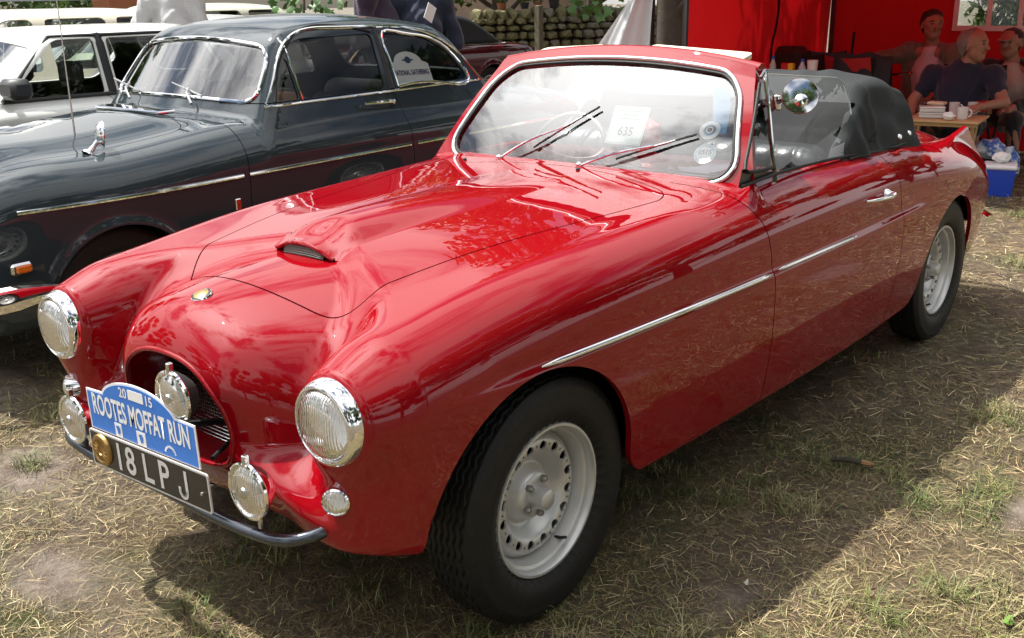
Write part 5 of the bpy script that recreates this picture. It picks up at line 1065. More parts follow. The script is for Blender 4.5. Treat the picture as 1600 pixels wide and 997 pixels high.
# ------------------------------------------------------------------ dry stone wall, plants on it, house
mat('stone', (.20, .185, .15), .9, noise=(5, .7, (.30, .28, .23)), bump=(30, .6)); mat('stone_dark', (.10, .095, .08), .9, noise=(6, .7, (.17, .16, .13)), bump=(30, .6)); mat('moss_stone', (.16, .15, .06), .95, noise=(7, .6, (.24, .22, .13)), bump=(40, .6)); mat('stone_gap_shade', (.025, .022, .018), 1.)
wl = thing('dry_stone_wall', 'mossy dry stone wall of rounded boulders behind the maroon convertible', 'wall')
wa = at(740, 40, 'x', 11.0); wb = at(1130, 40, 'x', 15.2); wa[2] = wb[2] = 0; wd = (wb-wa); Lw = np.linalg.norm(wd); wd /= Lw; wnrm = np.cross(wd, [0, 0, 1.]); wnrm = wnrm if wnrm@(CAM*[1, 1, 0]-wa) > 0 else -wnrm
HW = 1.20
b = MB(); b.prism([(0, 0), (Lw, 0), (Lw, HW-.05), (0, HW-.05)], .30, (wa-wnrm*.40, wd, np.array([0, 0, 1.]))); b.build('wall_core', 'stone_gap_shade', wl)  # core coloured near black to stand for the shade between the stones
stm = []
for k in range(9):
    bm = bmesh.new(); bmesh.ops.create_icosphere(bm, subdivisions=1, radius=.5); q2 = np.random.default_rng(60+k)
    for v in bm.verts: v.co = Vector(np.sign(v.co)*np.abs(v.co)**.75*.62)*(1+q2.normal(0, .09))
    me = bpy.data.meshes.new('stone'); bm.to_mesh(me); bm.free(); me.materials.append(MATS[('stone', 'moss_stone', 'moss_stone')[k % 3]]); stm.append(me)
q = np.random.default_rng(21); z = .42
while z < HW-.02:
    hh = q.uniform(.10, .16); u = 0.
    while u < Lw:
        w_ = q.uniform(.12, .30); o = link('stone', stm[q.integers(0, 6)] if z < 1. else stm[q.integers(0, 9)], None, wl, loc=tuple(wa+wd*(u+w_/2)+np.array([0, 0, z+hh/2])-wnrm*.07)); o.scale = (w_*1.42, .34, hh*1.45); o.rotation_euler = (q.normal(0, .08), q.normal(0, .08), math.atan2(wd[1], wd[0])+q.normal(0, .06)); u += w_
    z += hh
u = 0.
while u < Lw:
    w_ = q.uniform(.16, .26); o = link('coping_stone', stm[2+3*q.integers(0, 3)] if q.random() < .6 else stm[q.integers(0, 9)], None, wl, loc=tuple(wa+wd*(u+w_/2)+np.array([0, 0, HW+.06])-wnrm*.15)); o.scale = (w_*1.4, .55, q.uniform(.24, .36)); o.rotation_euler = (q.normal(0, .1), q.normal(0, .15), math.atan2(wd[1], wd[0])); u += w_
pst = at(842, 30, 'x', 11.6); b = MB(); b.box((pst[0], pst[1], .70), (.11, .11, 1.40), bev=.01); tag(b.build('fence_post', mat('old_wood', (.13, .11, .075), .9, noise=(14, .6, (.2, .18, .12)), bump=(40, .5))), 'weathered wooden post standing before the stone wall', 'post')
def on_wall(px): 
    d = CF+(px-800)/FPX*CR; d2 = d[:2]; A = np.array([[d2[0], -wd[0]], [d2[1], -wd[1]]]); s_ = np.linalg.solve(A, (wa-wnrm*.15)[:2]-CAM[:2]); return wa-wnrm*.15+wd*s_[1]
mat('plastic_pot', (.03, .03, .035), .6); mat('terracotta', (.35, .13, .06), .8)
for px, r, h_, m, fl in ((868, .10, .17, 'plastic_pot', (.75, .25, .03)), (845, .07, .1, 'terracotta', (.80, .30, .04)), (826, .08, .10, 'plastic_pot', (.6, .12, .05)), (793, .08, .1, 'terracotta', (.8, .5, .05))):
    c = on_wall(px); c[2] = HW+.14; pt = thing('flower_pot', {868: 'black flower pot with orange blooms on the stone wall', 845: 'small terracotta pot beside the post top on the stone wall', 826: 'low dark pot with red blooms on the stone wall', 793: 'terracotta pot with yellow blooms by the slim trunk'}[px], 'flower pot', tuple(c))
    b = MB(); b.lathe([(0, 0), (r*.7, 0), (r, h_), (r*.9, h_), (r*.85, h_*.85), (0, h_*.85)], n=16); b.build('pot', m, pt)
    V, Fq = leaves_mesh(np.array([(0, 0, h_+.05)]), np.array([.12]), 70, .03, int(px)); link('foliage', mesh_np(V, [Fq], smooth=False), 'hedge_leaf', pt)
    V, Fq = leaves_mesh(np.array([(0, 0, h_+.09)]), np.array([.10]), 26, .028, int(px)+1); link('blooms', mesh_np(V, [Fq], smooth=False), mat('bloom_%d' % px, fl, .6), pt)
hs_ = thing('brick_house', 'pale pink brick cottage wall behind the flower pots', 'house'); ha = at(640, 0, 'x', 16.5); hb = at(930, 0, 'x', 19.5); ha[2] = hb[2] = 0; hd = hb-ha; Lh = np.linalg.norm(hd); hd /= Lh
bm_ = bpy.data.materials.new('pink_brick'); bm_.use_nodes = True; t = bm_.node_tree; bt = t.nodes.new('ShaderNodeTexBrick'); bt.inputs['Color1'].default_value = (.42, .29, .23, 1); bt.inputs['Color2'].default_value = (.50, .36, .29, 1); bt.inputs['Mortar'].default_value = (.40, .33, .28, 1); bt.inputs['Scale'].default_value = 4.; tcb = t.nodes.new('ShaderNodeTexCoord'); mpb = t.nodes.new('ShaderNodeMapping'); mpb.inputs['Rotation'].default_value = (math.pi/2, 0, 0); t.links.new(tcb.outputs['Object'], mpb.inputs[0]); t.links.new(mpb.outputs[0], bt.inputs['Vector']); t.links.new(bt.outputs[0], t.nodes['Principled BSDF'].inputs['Base Color']); MATS['pink_brick'] = bm_
hs_.location = ha; hs_.rotation_euler[2] = math.atan2(hd[1], hd[0]); b = MB(); b.box((Lh/2, 2.5, 1.7), (Lh, 5, 3.4)); b.build('wall', 'pink_brick', hs_); b = MB(); b.prism([(-.3, 3.40), (5.3, 3.40), (2.5, 5.2)], -Lh-.4, (np.array([-.2, 0, 0]), np.array([0, 1., 0]), np.array([0, 0, 1.]))); b.build('roof', mat('slate_roof', (.08, .085, .095), .7, bump=(9, .4)), hs_)
for k in (.25, .7):
    b = MB(); b.box((Lh*k, -.02, 2.3), (.9, .06, 1.1)); f_ = b.build('window', 'white_paint', hs_); b = MB(); b.box((Lh*k, -.055, 2.3), (.76, .02, .96)); b.build('pane', mat('pane_dark%d' % int(k*100), (.02, .025, .03), .05), f_)
sh = thing('brown_shed', 'low brown timber shed with white post beyond the cream estate', 'shed', tuple(at(230, 8, 'y', 13.5)*[1, 1, 0])); b = MB(); b.box((0, 0, .8), (1.6, .5, 1.6)); b.build('shed_wall', 'terracotta', sh); b = MB(); b.box((.9, -.1, .9), (.12, .12, 1.9)); b.build('post', 'white_paint', sh); b = MB(); b.prism([(-.35, 1.60), (.35, 1.60), (0, 1.95)], -1.8, (np.array([-.9, 0, 0]), np.array([0, 1., 0]), np.array([0, 0, 1.]))); b.build('roof', 'slate_roof', sh)
# ------------------------------------------------------------------ white awning panel
aw = thing('white_awning', 'grey white canvas awning hanging in a tapering drape before the stone wall', 'awning'); A0, A1 = at(980, 0, 'x', 7.0), at(1021, 0, 'x', 7.0); B0, B1 = at(924, 85, 'x', 7.0), at(1014, 85, 'x', 7.0)
up_ = (A0-B0); rows = []
for f_ in np.linspace(-2.0, 2.2, 36):
    l = B0+(A0-B0)*f_; r = B1+(A1-B1)*f_; k = np.linspace(0, 1, 26); w_ = np.linalg.norm(r-l); row = l+(r-l)*k[:, None]; row[:, 0] += .035*np.sin(k*9+f_*.7)+.012*np.sin(k*23+2*f_); rows.append(row)
rows = np.array(rows); zmin = .02; rows[:, :, 2] = np.maximum(rows[:, :, 2], zmin)
def cloth(name, col, tr=.35, rough=.85):
    m = mat(name, col, rough, bump=(220, .1)); t = m.node_tree; b = t.nodes['Principled BSDF']; tn = t.nodes.new('ShaderNodeBsdfTranslucent'); tn.inputs[0].default_value = (*col, 1); mx = t.nodes.new('ShaderNodeMixShader'); mx.inputs[0].default_value = tr; o = [n for n in t.nodes if n.type == 'OUTPUT_MATERIAL'][0]; t.links.new(b.outputs[0], mx.inputs[1]); t.links.new(tn.outputs[0], mx.inputs[2]); t.links.new(mx.outputs[0], o.inputs[0]); return m
cloth('canvas', (.62, .64, .66), .25); b = MB(); b.grid(rows); b.build('canvas', 'canvas', aw)
b = MB(); pp = (A1+B1)/2+[.03, 0, 0]; b.tube([(pp[0], pp[1], 0), (pp[0], pp[1], 2.3)], .018, 10); b.build('pole', 'gap_black', aw)
# ------------------------------------------------------------------ red gazebo
gz = thing('red_gazebo', 'red fabric gazebo with side walls and white framed window panel', 'gazebo'); cloth('red_fabric', (.55, .007, .010), .22)
gx0, gx1, gy0, gy1 = 6.05, 9.1, -.55, 2.57
def wallgrid(p, q_, z0, z1, fold, n=60):
    k = np.linspace(0, 1, n); nrm = np.cross((q_-p)/np.linalg.norm(q_-p), [0, 0, 1.]); out = []
    for z in np.linspace(z0, z1, 22):
        row = p+(q_-p)*k[:, None]+nrm*(fold*(np.sin(k*17+z)+.6*np.sin(k*41+2*z))*(.4+.6*(z1-z)/(z1-z0)))[:, None]; row[:, 2] = z; out.append(row)
    return np.array(out)
b = MB(); b.grid(wallgrid(np.array([gx0, gy1, 0.]), np.array([gx1, gy1, 0.]), .03, 2.06, .022)); b.build('side_wall', 'red_fabric', gz)
# back wall with two openings for the window panel
wy0, wy1 = float(at(1491, 20, 'x', gx1)[1]), float(at(1680, 20, 'x', gx1)[1]); wz0 = float(at(1540, 46, 'x', gx1)[2]); wz1 = wz0+.55
for (ya, yb2, za, zb2) in ((gy1, wy0, .03, 2.06), (wy0, wy1, .03, wz0), (wy0, wy1, wz1, 2.06), (wy1, gy0, .03, 2.06)):
    b = MB(); b.grid(wallgrid(np.array([gx1, ya, 0.]), np.array([gx1, yb2, 0.]), za, zb2, .012 if abs(ya-yb2) > .3 else 0, 40)); b.build('back_wall', 'red_fabric', gz)
b = MB(); wm = (wy0+wy1)/2; ww = wy0-wy1; pw_ = at(1543, 20, 'x', gx1)[1]
bars = [wy0-.02, wy0-ww*.27, wy0-ww*.56, wy1+.02]
wn_ = None
for yb2 in (wy0-.022, wy0-.022-(wy0-float(at(1543, 20, 'x', gx1)[1]))*1.0, float(at(1596, 20, 'x', gx1)[1]), wy1+.02): b.box((gx1-.012, yb2, (wz0+wz1)/2), (.012, .045, wz1-wz0+.02))
for zz in (wz0+.01, wz1-.01): b.box((gx1-.0135, wm, zz), (.012, ww, .05))
wfo = b.build('window_panel', 'white_paint', gz)
b = MB(); b.box((gx1-.004, wm, (wz0+wz1)/2), (.004, ww, wz1-wz0)); b.build('window_film', 'clear_film', wfo)
pk = np.array([(gx0+gx1)/2, (gy0+gy1)/2, 2.85]); cs = [np.array(c) for c in ((gx0-.02, gy0-.02, 2.06), (gx1+.02, gy0-.02, 2.06), (gx1+.02, gy1+.02, 2.06), (gx0-.02, gy1+.02, 2.06))]
b = MB(); 
for k in range(4): b.add([cs[k], cs[(k+1) % 4], pk], [(0, 1, 2)], False)
b.build('canopy', 'red_fabric', gz); b = MB()
for k in range(4): p, q_ = cs[k], cs[(k+1) % 4]; b.add([p, q_, q_-[0, 0, .25], p-[0, 0, .25]], [(0, 1, 2, 3)], False)
b.build('valance', 'red_fabric', gz)
for (x, y) in ((gx0, gy0), (gx1-.05, gy0), (gx1-.06, gy1-.05), (gx0+.02, gy1-.03)): b = MB(); b.box((x, y, 1.03), (.035, .035, 2.06)); b.build('pole', mat('pole_grey', (.08, .08, .085), .4, metal=.6) if 'pole_grey' not in MATS else 'pole_grey', gz)
cb = [at(1217, -40, 'y', gy1-.06), at(1216, 20, 'y', gy1-.06), at(1212, 45, 'y', gy1-.06), at(1206, 72, 'y', gy1-.06), at(1205, 110, 'y', gy1-.06)]; b = MB(); b.tube(cb, .012, 8, sub=4); b.build('hanging_cord', 'gap_black', gz)
bushrow('bush_behind_gazebo', 'dark green bush seen through the gazebo window', 'bush', [(gx1+1.6+k*.1, .1+k*.3, z) for k in range(5) for z in (.6, 1.2, 1.8)], .5, 6000, .07, 19)
# ------------------------------------------------------------------ people
mat('skin', (.30, .14, .09), .5, noise=(14, .7, (.38, .19, .13))); mat('hair_dark', (.05, .03, .02), .8, noise=(60, .5, (.02, .012, .008)), bump=(90, .8)); mat('hair_grey', (.19, .16, .14), .8, bump=(90, .6)); mat('eye_dark', (.02, .015, .012), .3); mat('lip', (.30, .10, .08), .5)
for nm, c in (('navy_cloth', (.012, .017, .040)), ('beige_cloth', (.15, .14, .10)), ('lilac_shirt', (.52, .47, .52)), ('dark_trousers', (.02, .02, .024)), ('purple_cloth', (.030, .014, .035)), ('grey_cloth', (.40, .40, .41)), ('dark_jacket', (.025, .026, .032)), ('pale_shirt', (.45, .40, .36)), ('cap_dark', (.02, .02, .022)), ('shoe', (.02, .015, .012))): mat(nm, c, .9, bump=(35, .5), sheen=.2)
def cone(x, y, z, a, b_, ra, rb):
    a = np.asarray(a, float); d = np.asarray(b_, float)-a; L2 = d@d+1e-12; t = np.clip(((x-a[0])*d[0]+(y-a[1])*d[1]+(z-a[2])*d[2])/L2, 0, 1)
    return np.sqrt((x-a[0]-t*d[0])**2+(y-a[1]-t*d[1])**2+(z-a[2]-t*d[2])**2+1e-12)-(ra+(rb-ra)*t)
def blob(parts, k=.035, h=.016, wr=0., pad=.06):
    P_ = np.array([q for p in parts for q in (p[0], p[1])]); rm = max(max(p[2], p[3]) for p in parts)+pad
    def F(x, y, z):
        f = None
        for a, b_, ra, rb in parts:
            c = cone(x, y, z, a, b_, ra, rb); f = c if f is None else rmin(k, f, c)
        return f+(wr*(np.sin(31*x+17*z)*np.sin(23*y-29*z)+1.3*np.sin(24*z+9*np.sin(11*y)+8*x)) if wr else 0)
    return implicit(F, tuple(P_.min(0)-rm), tuple(P_.max(0)+rm), h, it=3, e=2e-3)
def head_parts(c, yaw, s=1., pitch=0.):
    """cones of a head centred at c facing (cos yaw, sin yaw); returns a frame function too"""
    f = np.array([math.cos(yaw)*math.cos(pitch), math.sin(yaw)*math.cos(pitch), math.sin(pitch)]); r = np.array([math.sin(yaw), -math.cos(yaw), 0.]); u = np.cross(r, f); c = np.array(c)
    W = lambda a, b_, d: c+s*(f*a+r*b_+u*d)
    ps = [(W(-.030, 0, .035), W(.005, 0, .040), .082*s, .084*s), (W(.015, 0, .0), W(.030, 0, -.045), .072*s, .058*s), (W(.045, 0, -.085), W(.030, 0, -.07), .032*s, .045*s), (W(.020, .035, -.05), W(.055, .010, -.082), .035*s, .026*s), (W(.020, -.035, -.05), W(.055, -.010, -.082), .035*s, .026*s),
          (W(.086, 0, .022), W(.108, 0, -.018), .010*s, .015*s), (W(.080, .03, .035), W(.084, -.03, .035), .012*s, .012*s), (W(-.005, .080, .012), W(-.010, .088, -.022), .010*s, .009*s), (W(-.005, -.080, .012), W(-.010, -.088, -.022), .010*s, .009*s), (W(.075, .03, -.01), W(.07, .035, -.02), .018*s, .016*s), (W(.075, -.03, -.01), W(.07, -.035, -.02), .018*s, .016*s)]
    return ps, W
def hand(wr, tip, side):
    """palm, four unequal curled fingers and a thumb from the palm's side"""
    wr, tip = np.array(wr, float), np.array(tip, float); d = tip-wr; L_ = np.linalg.norm(d); d /= L_; s_ = np.cross(d, [0, 0, 1.]); s_ /= np.linalg.norm(s_)+1e-9; s_ = s_*side; n = np.cross(s_, d); n = n if n[2] < 0 else -n
    pm = wr+d*.085; out = [(wr, pm, .024, .030)]
    for k, l in zip((-.030, -.010, .010, .028), (.055, .072, .078, .066)): a = pm+s_*k; m_ = a+d*l*.55+n*.006; e = a+d*l*.85+n*.032; out += [(a-d*.02, m_, .0095, .0085), (m_, e, .0085, .0075)]
    out += [(wr+d*.03+s_*.022, wr+d*.07+s_*.050+n*.01, .012, .010), (wr+d*.07+s_*.050+n*.01, wr+d*.10+s_*.050+n*.022, .010, .008)]; return out
def face_bits(W, root, s=1.):
    for sg in (-1, 1):
        b = MB(); b.lathe([(0, .008*s), (.008*s, .005*s), (.011*s, 0), (.008*s, -.005*s), (0, -.008*s)], c=W(.086, sg*.032, .016), n=10); b.build('eye', 'eye_dark', root)
        b = MB(); b.tube([W(.090, sg*.016, .036), W(.094, sg*.032, .041), W(.082, sg*.05, .036)], .0055*s, 6); b.build('eyebrow', 'hair_dark', root)
    b = MB(); b.tube([W(.088, .024, -.050), W(.100, 0, -.048), W(.088, -.024, -.050)], .0065*s, 6); b.build('mouth', 'lip', root)
def person(name, label, body, clothes, head, hair=None, group=None):
    P0 = np.array(body[0][0]); root = thing(name, label, 'person', (P0[0], P0[1], 0), 0, group); off = np.array([P0[0], P0[1], 0])
    hp, W = head_parts(*head); M = blob(body+hp, .022, .0125); solid('body', (M[0]-off, M[1], M[2]), 'skin', root)
    W2 = lambda a, b_, d: W(a, b_, d)-off; face_bits(W2, root)
    for nm, parts, m, k, wr in clothes: M = blob(parts, k, .017, wr); solid(nm, (M[0]-off, M[1], M[2]), m, root)
    if hair:
        kind, m = hair; ps = [(W(-.034, 0, .045), W(.000, 0, .056), .087, .084), (W(-.045, 0, .0), W(-.05, 0, -.03), .080, .062)] if kind == 'full' else [(W(-.037, 0, .035), W(-.010, 0, .052), .086, .078), (W(-.045, 0, .0), W(-.05, 0, -.03), .080, .062)]
        hs2 = head[2] if len(head) > 2 else 1.; ps = [(a, b_, (ra+.001)*hs2, (rb+.001)*hs2) for a, b_, ra, rb in ps]
        M = blob(ps, .03, .012, .002); f = np.array(W(1, 0, 0))-np.array(W(0, 0, 0)); c = np.array(W(0, 0, 0)); u = np.array(W(0, 0, 1))-c
        M = clip(M, lambda x, y, z: (-.012 if kind == 'full' else -.022)+(.95 if kind == 'full' else .45)*((x-c[0])*u[0]+(y-c[1])*u[1]+(z-c[2])*u[2])-((x-c[0])*f[0]+(y-c[1])*f[1]+(z-c[2])*f[2])); solid('hair', (M[0]-off, M[1], M[2]), m, root)
    return root, W2
# man in navy polo at the small table, head turned aside
hc = (7.50, .600, 1.105); hip = (7.66, .70, .42); ch = (7.58, .68, .72); nk = (7.53, .635, .97); shR, shL = (7.56, .93, .845), (7.54, .42, .855); elR, haR = (7.44, 1.035, .64), (7.26, .985, .50); elL, haL = (7.40, .285, .66), (7.16, .40, .64)
tor = [(hip, ch, .20, .20), (ch, (7.56, .665, .86), .20, .15), (shR, shL, .085, .085), ((7.52, .66, .60), (7.56, .67, .70), .19, .19)]
bodyA = [(hip, ch, .16, .17), (ch, nk, .15, .065), (nk, (7.52, .615, 1.03), .065, .065), (shR, shL, .06, .06), (shR, elR, .06, .048), (elR, haR, .046, .028), (shL, elL, .06, .048), (elL, haL, .046, .028)]+hand(haR, (7.18, .93, .49), 1)+hand(haL, (7.08, .47, .62), -1)
legs = [((7.66, .80, .42), (7.22, .93, .46), .095, .08), ((7.22, .93, .46), (7.26, .95, .10), .07, .055), ((7.66, .60, .42), (7.22, .47, .46), .095, .08), ((7.22, .47, .46), (7.26, .45, .10), .07, .055), ((7.66, .8, .44), (7.66, .6, .44), .13, .13)]
shoes = [((7.28, .95, .05), (7.08, .96, .045), .05, .045), ((7.28, .45, .05), (7.08, .44, .045), .05, .045)]
p, Wn = person('person', 'man in navy polo shirt seated at the small wooden table, head turned aside', bodyA+legs[:4], [('polo_shirt', tor+[(shR, (7.50, .985, .735), .085, .075), (shL, (7.47, .355, .75), .085, .075)], 'navy_cloth', .05, .004), ('collar', [((7.555, .70, .935), (7.50, .655, .905), .045, .03), ((7.545, .585, .94), (7.49, .625, .905), .045, .03)], 'navy_cloth', .02, 0), ('trousers', legs, 'dark_trousers', .04, .004), ('shoes', shoes, 'shoe', .02, 0)], (hc, math.radians(-97), 1.12), ('short', 'hair_grey'))
# man in beige jacket behind, arm along a chair
hip = (8.55, 1.28, .48); ch = (8.50, 1.27, .80); nk = (8.46, 1.265, 1.07); shR, shL = (8.48, 1.49, .99), (8.42, 1.05, .98); elR, haR = (8.38, 1.72, .92), (8.16, 1.86, .93); elL, haL = (8.32, .98, .72), (8.10, 1.10, .62)
bodyB = [(hip, ch, .15, .16), (ch, nk, .14, .06), (nk, (8.44, 1.27, 1.13), .06, .06), (shR, shL, .055, .055), (shR, elR, .055, .045), (elR, haR, .043, .028), (shL, elL, .055, .045), (elL, haL, .043, .028)]+hand(haR, (8.06, 1.90, .90), 1)+hand(haL, (8.02, 1.15, .60), -1)
legB = [((8.55, 1.38, .46), (8.10, 1.46, .48), .09, .075), ((8.10, 1.46, .48), (8.12, 1.47, .08), .065, .05), ((8.55, 1.18, .46), (8.10, 1.10, .48), .09, .075), ((8.10, 1.10, .48), (8.12, 1.09, .08), .065, .05)]
person('person', 'dark-haired man in beige jacket and pale shirt seated against the red gazebo wall', bodyB+legB, [('shirt', [(hip, ch, .165, .165), (ch, (8.46, 1.265, .98), .16, .09)], 'lilac_shirt', .05, .003), ('jacket', [((8.58, 1.45, .5), (8.53, 1.44, .85), .11, .11), ((8.58, 1.12, .5), (8.52, 1.12, .85), .11, .10), (shR, (8.52, 1.27, 1.0), .085, .07), (shL, (8.52, 1.27, 1.0), .085, .07), (shR, elR, .085, .065), (elR, (8.20, 1.83, .93), .06, .05), (shL, elL, .085, .065), (elL, (8.14, 1.08, .64), .06, .05), ((8.6, 1.28, .55), (8.58, 1.28, .95), .15, .14)], 'beige_cloth', .04, .005), ('trousers', legB+[((8.58, 1.38, .46), (8.58, 1.18, .46), .12, .12)], 'dark_trousers', .04, .003), ('shoes', [((8.14, 1.47, .05), (7.96, 1.48, .045), .05, .04), ((8.14, 1.09, .05), (7.96, 1.08, .045), .05, .04)], 'shoe', .02, 0)], ((8.43, 1.275, 1.235), math.radians(-140), 1.1), ('full', 'hair_dark'))
# man in cap and dark jacket
hip = (8.40, .50, .44); ch = (8.38, .49, .72); nk = (8.36, .51, .93); shR, shL = (8.38, .70, .86), (8.36, .29, .86); elR, haR = (8.24, .76, .62), (8.02, .62, .56); elL, haL = (8.22, .22, .62), (8.00, .36, .56)
bodyC = [(hip, ch, .14, .15), (ch, nk, .13, .06), (nk, (8.35, .525, 1.0), .06, .06), (shR, shL, .055, .055), (shR, elR, .055, .045), (elR, haR, .043, .028), (shL, elL, .055, .045), (elL, haL, .043, .028)]+hand(haR, (7.94, .54, .54), 1)+hand(haL, (7.92, .44, .54), -1)
legC = [((8.40, .60, .44), (7.95, .66, .46), .09, .075), ((7.95, .66, .46), (8.0, .67, .08), .065, .05), ((8.40, .40, .44), (7.95, .33, .46), .09, .075), ((7.95, .33, .46), (8.0, .32, .08), .065, .05)]
pc_, Wc = person('person', 'man in dark peaked cap and dark jacket seated below the gazebo window', bodyC+legC, [('shirt', [(hip, ch, .155, .155), (ch, (8.34, .51, .86), .15, .08)], 'pale_shirt', .05, .003), ('jacket', [((8.44, .66, .46), (8.42, .65, .76), .10, .10), ((8.44, .34, .46), (8.42, .34, .76), .10, .10), (shR, (8.42, .50, .88), .08, .06), (shL, (8.42, .50, .88), .08, .06), (shR, elR, .08, .062), (elR, (8.06, .64, .57), .058, .048), (shL, elL, .08, .062), (elL, (8.04, .34, .57), .058, .048), ((8.48, .5, .5), (8.46, .5, .84), .14, .13)], 'dark_jacket', .04, .004), ('trousers', legC, 'dark_trousers', .04, .003), ('shoes', [((8.02, .67, .05), (7.84, .68, .045), .05, .04), ((8.02, .32, .05), (7.84, .31, .045), .05, .04)], 'shoe', .02, 0)], ((8.34, .535, 1.085), math.radians(170), 1.08), ('short', 'hair_grey'))
b = MB(); cc_ = Wc(-.01, 0, .065); b.lathe([(.0, .068), (.03, .066), (.065, .052), (.090, .022), (.098, -.012), (.099, -.02)], c=cc_, n=24); cp = b.build('cap', 'cap_dark', pc_)
pk_ = [Wc(.070, .06, .048), Wc(.150, .045, .034), Wc(.165, 0, .034), Wc(.150, -.045, .034), Wc(.070, -.06, .048)]; b = MB(); b.add(np.array(pk_+[q_-np.array([0, 0, .006]) for q_ in pk_]), [(0, 1, 2, 3, 4), (9, 8, 7, 6, 5), (0, 5, 6, 1), (1, 6, 7, 2), (2, 7, 8, 3), (3, 8, 9, 4)], False); b.build('cap_peak', mat('cap_trim', (.30, .28, .25), .8), cp)
# people standing among the parked cars (heads above the frame)
def stander(x, y, yaw, top, tr, label, H=1.78, hair='hair_dark', arm=0.):
    f = np.array([math.cos(yaw), math.sin(yaw), 0]); r = np.array([math.sin(yaw), -math.cos(yaw), 0.]); o = np.array([x, y, 0.]); k = H/1.78; Q = lambda a, b_, z: tuple(o+f*a+r*b_+np.array([0, 0, z*k]))
    leg = [(Q(0, .10, .90), Q(.02, .11, .50), .090, .065), (Q(.02, .11, .50), Q(-.02, .11, .08), .060, .045), (Q(0, -.10, .90), Q(.02, -.11, .50), .090, .065), (Q(.02, -.11, .50), Q(-.02, -.11, .08), .060, .045)]
    elr = Q(.02, .30+arm, 1.12); har = Q(.20-arm*.3, .24, 1.0)
    bd = [(Q(0, 0, .95), Q(0, 0, 1.25), .13, .15), (Q(0, 0, 1.25), Q(0, 0, 1.50), .14, .06), (Q(0, 0, 1.50), Q(.02, 0, 1.56), .055, .055), (Q(0, .19, 1.42), Q(0, -.19, 1.42), .055, .055), (Q(0, .20, 1.42), elr, .052, .042), (elr, har, .040, .027), (Q(0, -.20, 1.42), Q(.02, -.27, 1.12), .052, .042), (Q(.02, -.27, 1.12), Q(.18, -.22, .98), .040, .027)]+leg+hand(har, Q(.29, .21, .96), 1)+hand(Q(.18, -.22, .98), Q(.27, -.19, .94), -1)
    tp = [(Q(0, 0, .90), Q(0, 0, 1.25), .165, .175), (Q(0, 0, 1.25), Q(0, 0, 1.45), .17, .10), (Q(0, .19, 1.42), Q(0, -.19, 1.42), .08, .08), (Q(0, .20, 1.42), elr, .078, .062), (elr, har, .058, .045), (Q(0, -.20, 1.42), Q(.02, -.27, 1.12), .078, .062), (Q(.02, -.27, 1.12), Q(.16, -.225, .995), .058, .045)]
    return person('person', label, bd, [('top', tp, top, .05, .005), ('trousers', leg+[(Q(0, .1, .9), Q(0, -.1, .9), .11, .11)], tr, .04, .003), ('shoes', [(Q(-.03, .11, .05), Q(.15, .13, .04), .05, .042), (Q(-.03, -.11, .05), Q(.15, -.13, .04), .05, .042)], 'shoe', .02, 0)], (Q(.03, 0, 1.665), yaw, 1.0), ('full', hair))
pp = at(590, 8, 'y', 4.3); stander(pp[0], pp[1], 1.9, 'purple_cloth', 'dark_trousers', 'person in dark purple top standing behind the dark saloon', 1.96, arm=.03)
pp = at(655, 8, 'y', 4.10); stander(pp[0], pp[1], .9, 'navy_cloth', 'dark_trousers', 'person in navy top holding a pale leaflet beside the maroon convertible', 1.92)
lf = at(672, 20, 'y', 3.88); b = MB(); b.box(lf, (.10, .004, .13), R=np.array(Matrix.Rotation(.5, 3, 'Y'))); tag(b.build('leaflet', 'white_paint'), 'small pale leaflet held by the person in navy', 'leaflet')
pp = at(268, 5, 'y', 6.45); stander(pp[0], pp[1], -2.2, 'grey_cloth', 'dark_trousers', 'person in loose light grey top standing behind the white saloon', 1.95, arm=.08)
# ------------------------------------------------------------------ camp chairs, table, things round it
def camp_chair(x, y, rz, label, m, h_=.92, w_=.5, group=None):
    t = thing('camp_chair', label, 'chair', (x, y, 0), rz, group)
    for sy in (-1, 1):
        for (a, c) in (((-.22, .02), (.20, .42)), ((.22, .02), (-.20, .42))): b = MB(); b.tube([(a[0], sy*w_/2, a[1]), (c[0], sy*w_/2, c[1])], .011, 7); b.build('leg', 'gap_black', t)
        b = MB(); b.tube([(.18, sy*w_/2, .40), (.30, sy*w_/2, h_)], .011, 7); b.build('back_post', 'gap_black', t)
    k = np.linspace(-1, 1, 9); b = MB(); b.grid(np.array([[(xx, s_*w_/2, .42-.05*(1-s_*s_)) for s_ in k] for xx in np.linspace(-.22, .20, 6)])); b.build('seat', m, t)
    b = MB(); b.grid(np.array([[(.19+.11*f_+.06*(1-s_*s_), s_*w_/2, .44+(h_-.44)*f_-.02*(1-s_*s_)*f_) for s_ in k] for f_ in np.linspace(0, 1, 6)])); b.build('backrest', m, t); return t
mat('black_nylon', (.014, .015, .02), .8, bump=(60, .3)); mat('red_nylon', (.40, .012, .015), .8, bump=(60, .3)); mat('grey_nylon', (.045, .052, .058), .8, bump=(60, .3)); mat('brown_canvas', (.035, .022, .014), .9)
camp_chair(7.68, .68, .1, 'black camp chair under the man in navy polo', 'black_nylon'); camp_chair(8.62, 1.28, .3, 'black camp chair under the man in beige jacket', 'black_nylon'); camp_chair(8.45, .50, -.1, 'black camp chair under the man in the cap', 'black_nylon')
camp_chair(7.75, 1.58, 2.8, 'red camp chair with a black coat over its back', 'red_nylon', 1.0, .56)
c = at(1142, 95, 'x', 7.6); camp_chair(c[0], 2.3, .2, 'black camp chair by the gazebo side wall, behind the windscreen', 'black_nylon', .98); c = at(1292, 95, 'x', 7.9); camp_chair(c[0], c[1], .4, 'dark grey high-backed camp chair against the gazebo corner', 'grey_nylon', 1.0, .34)
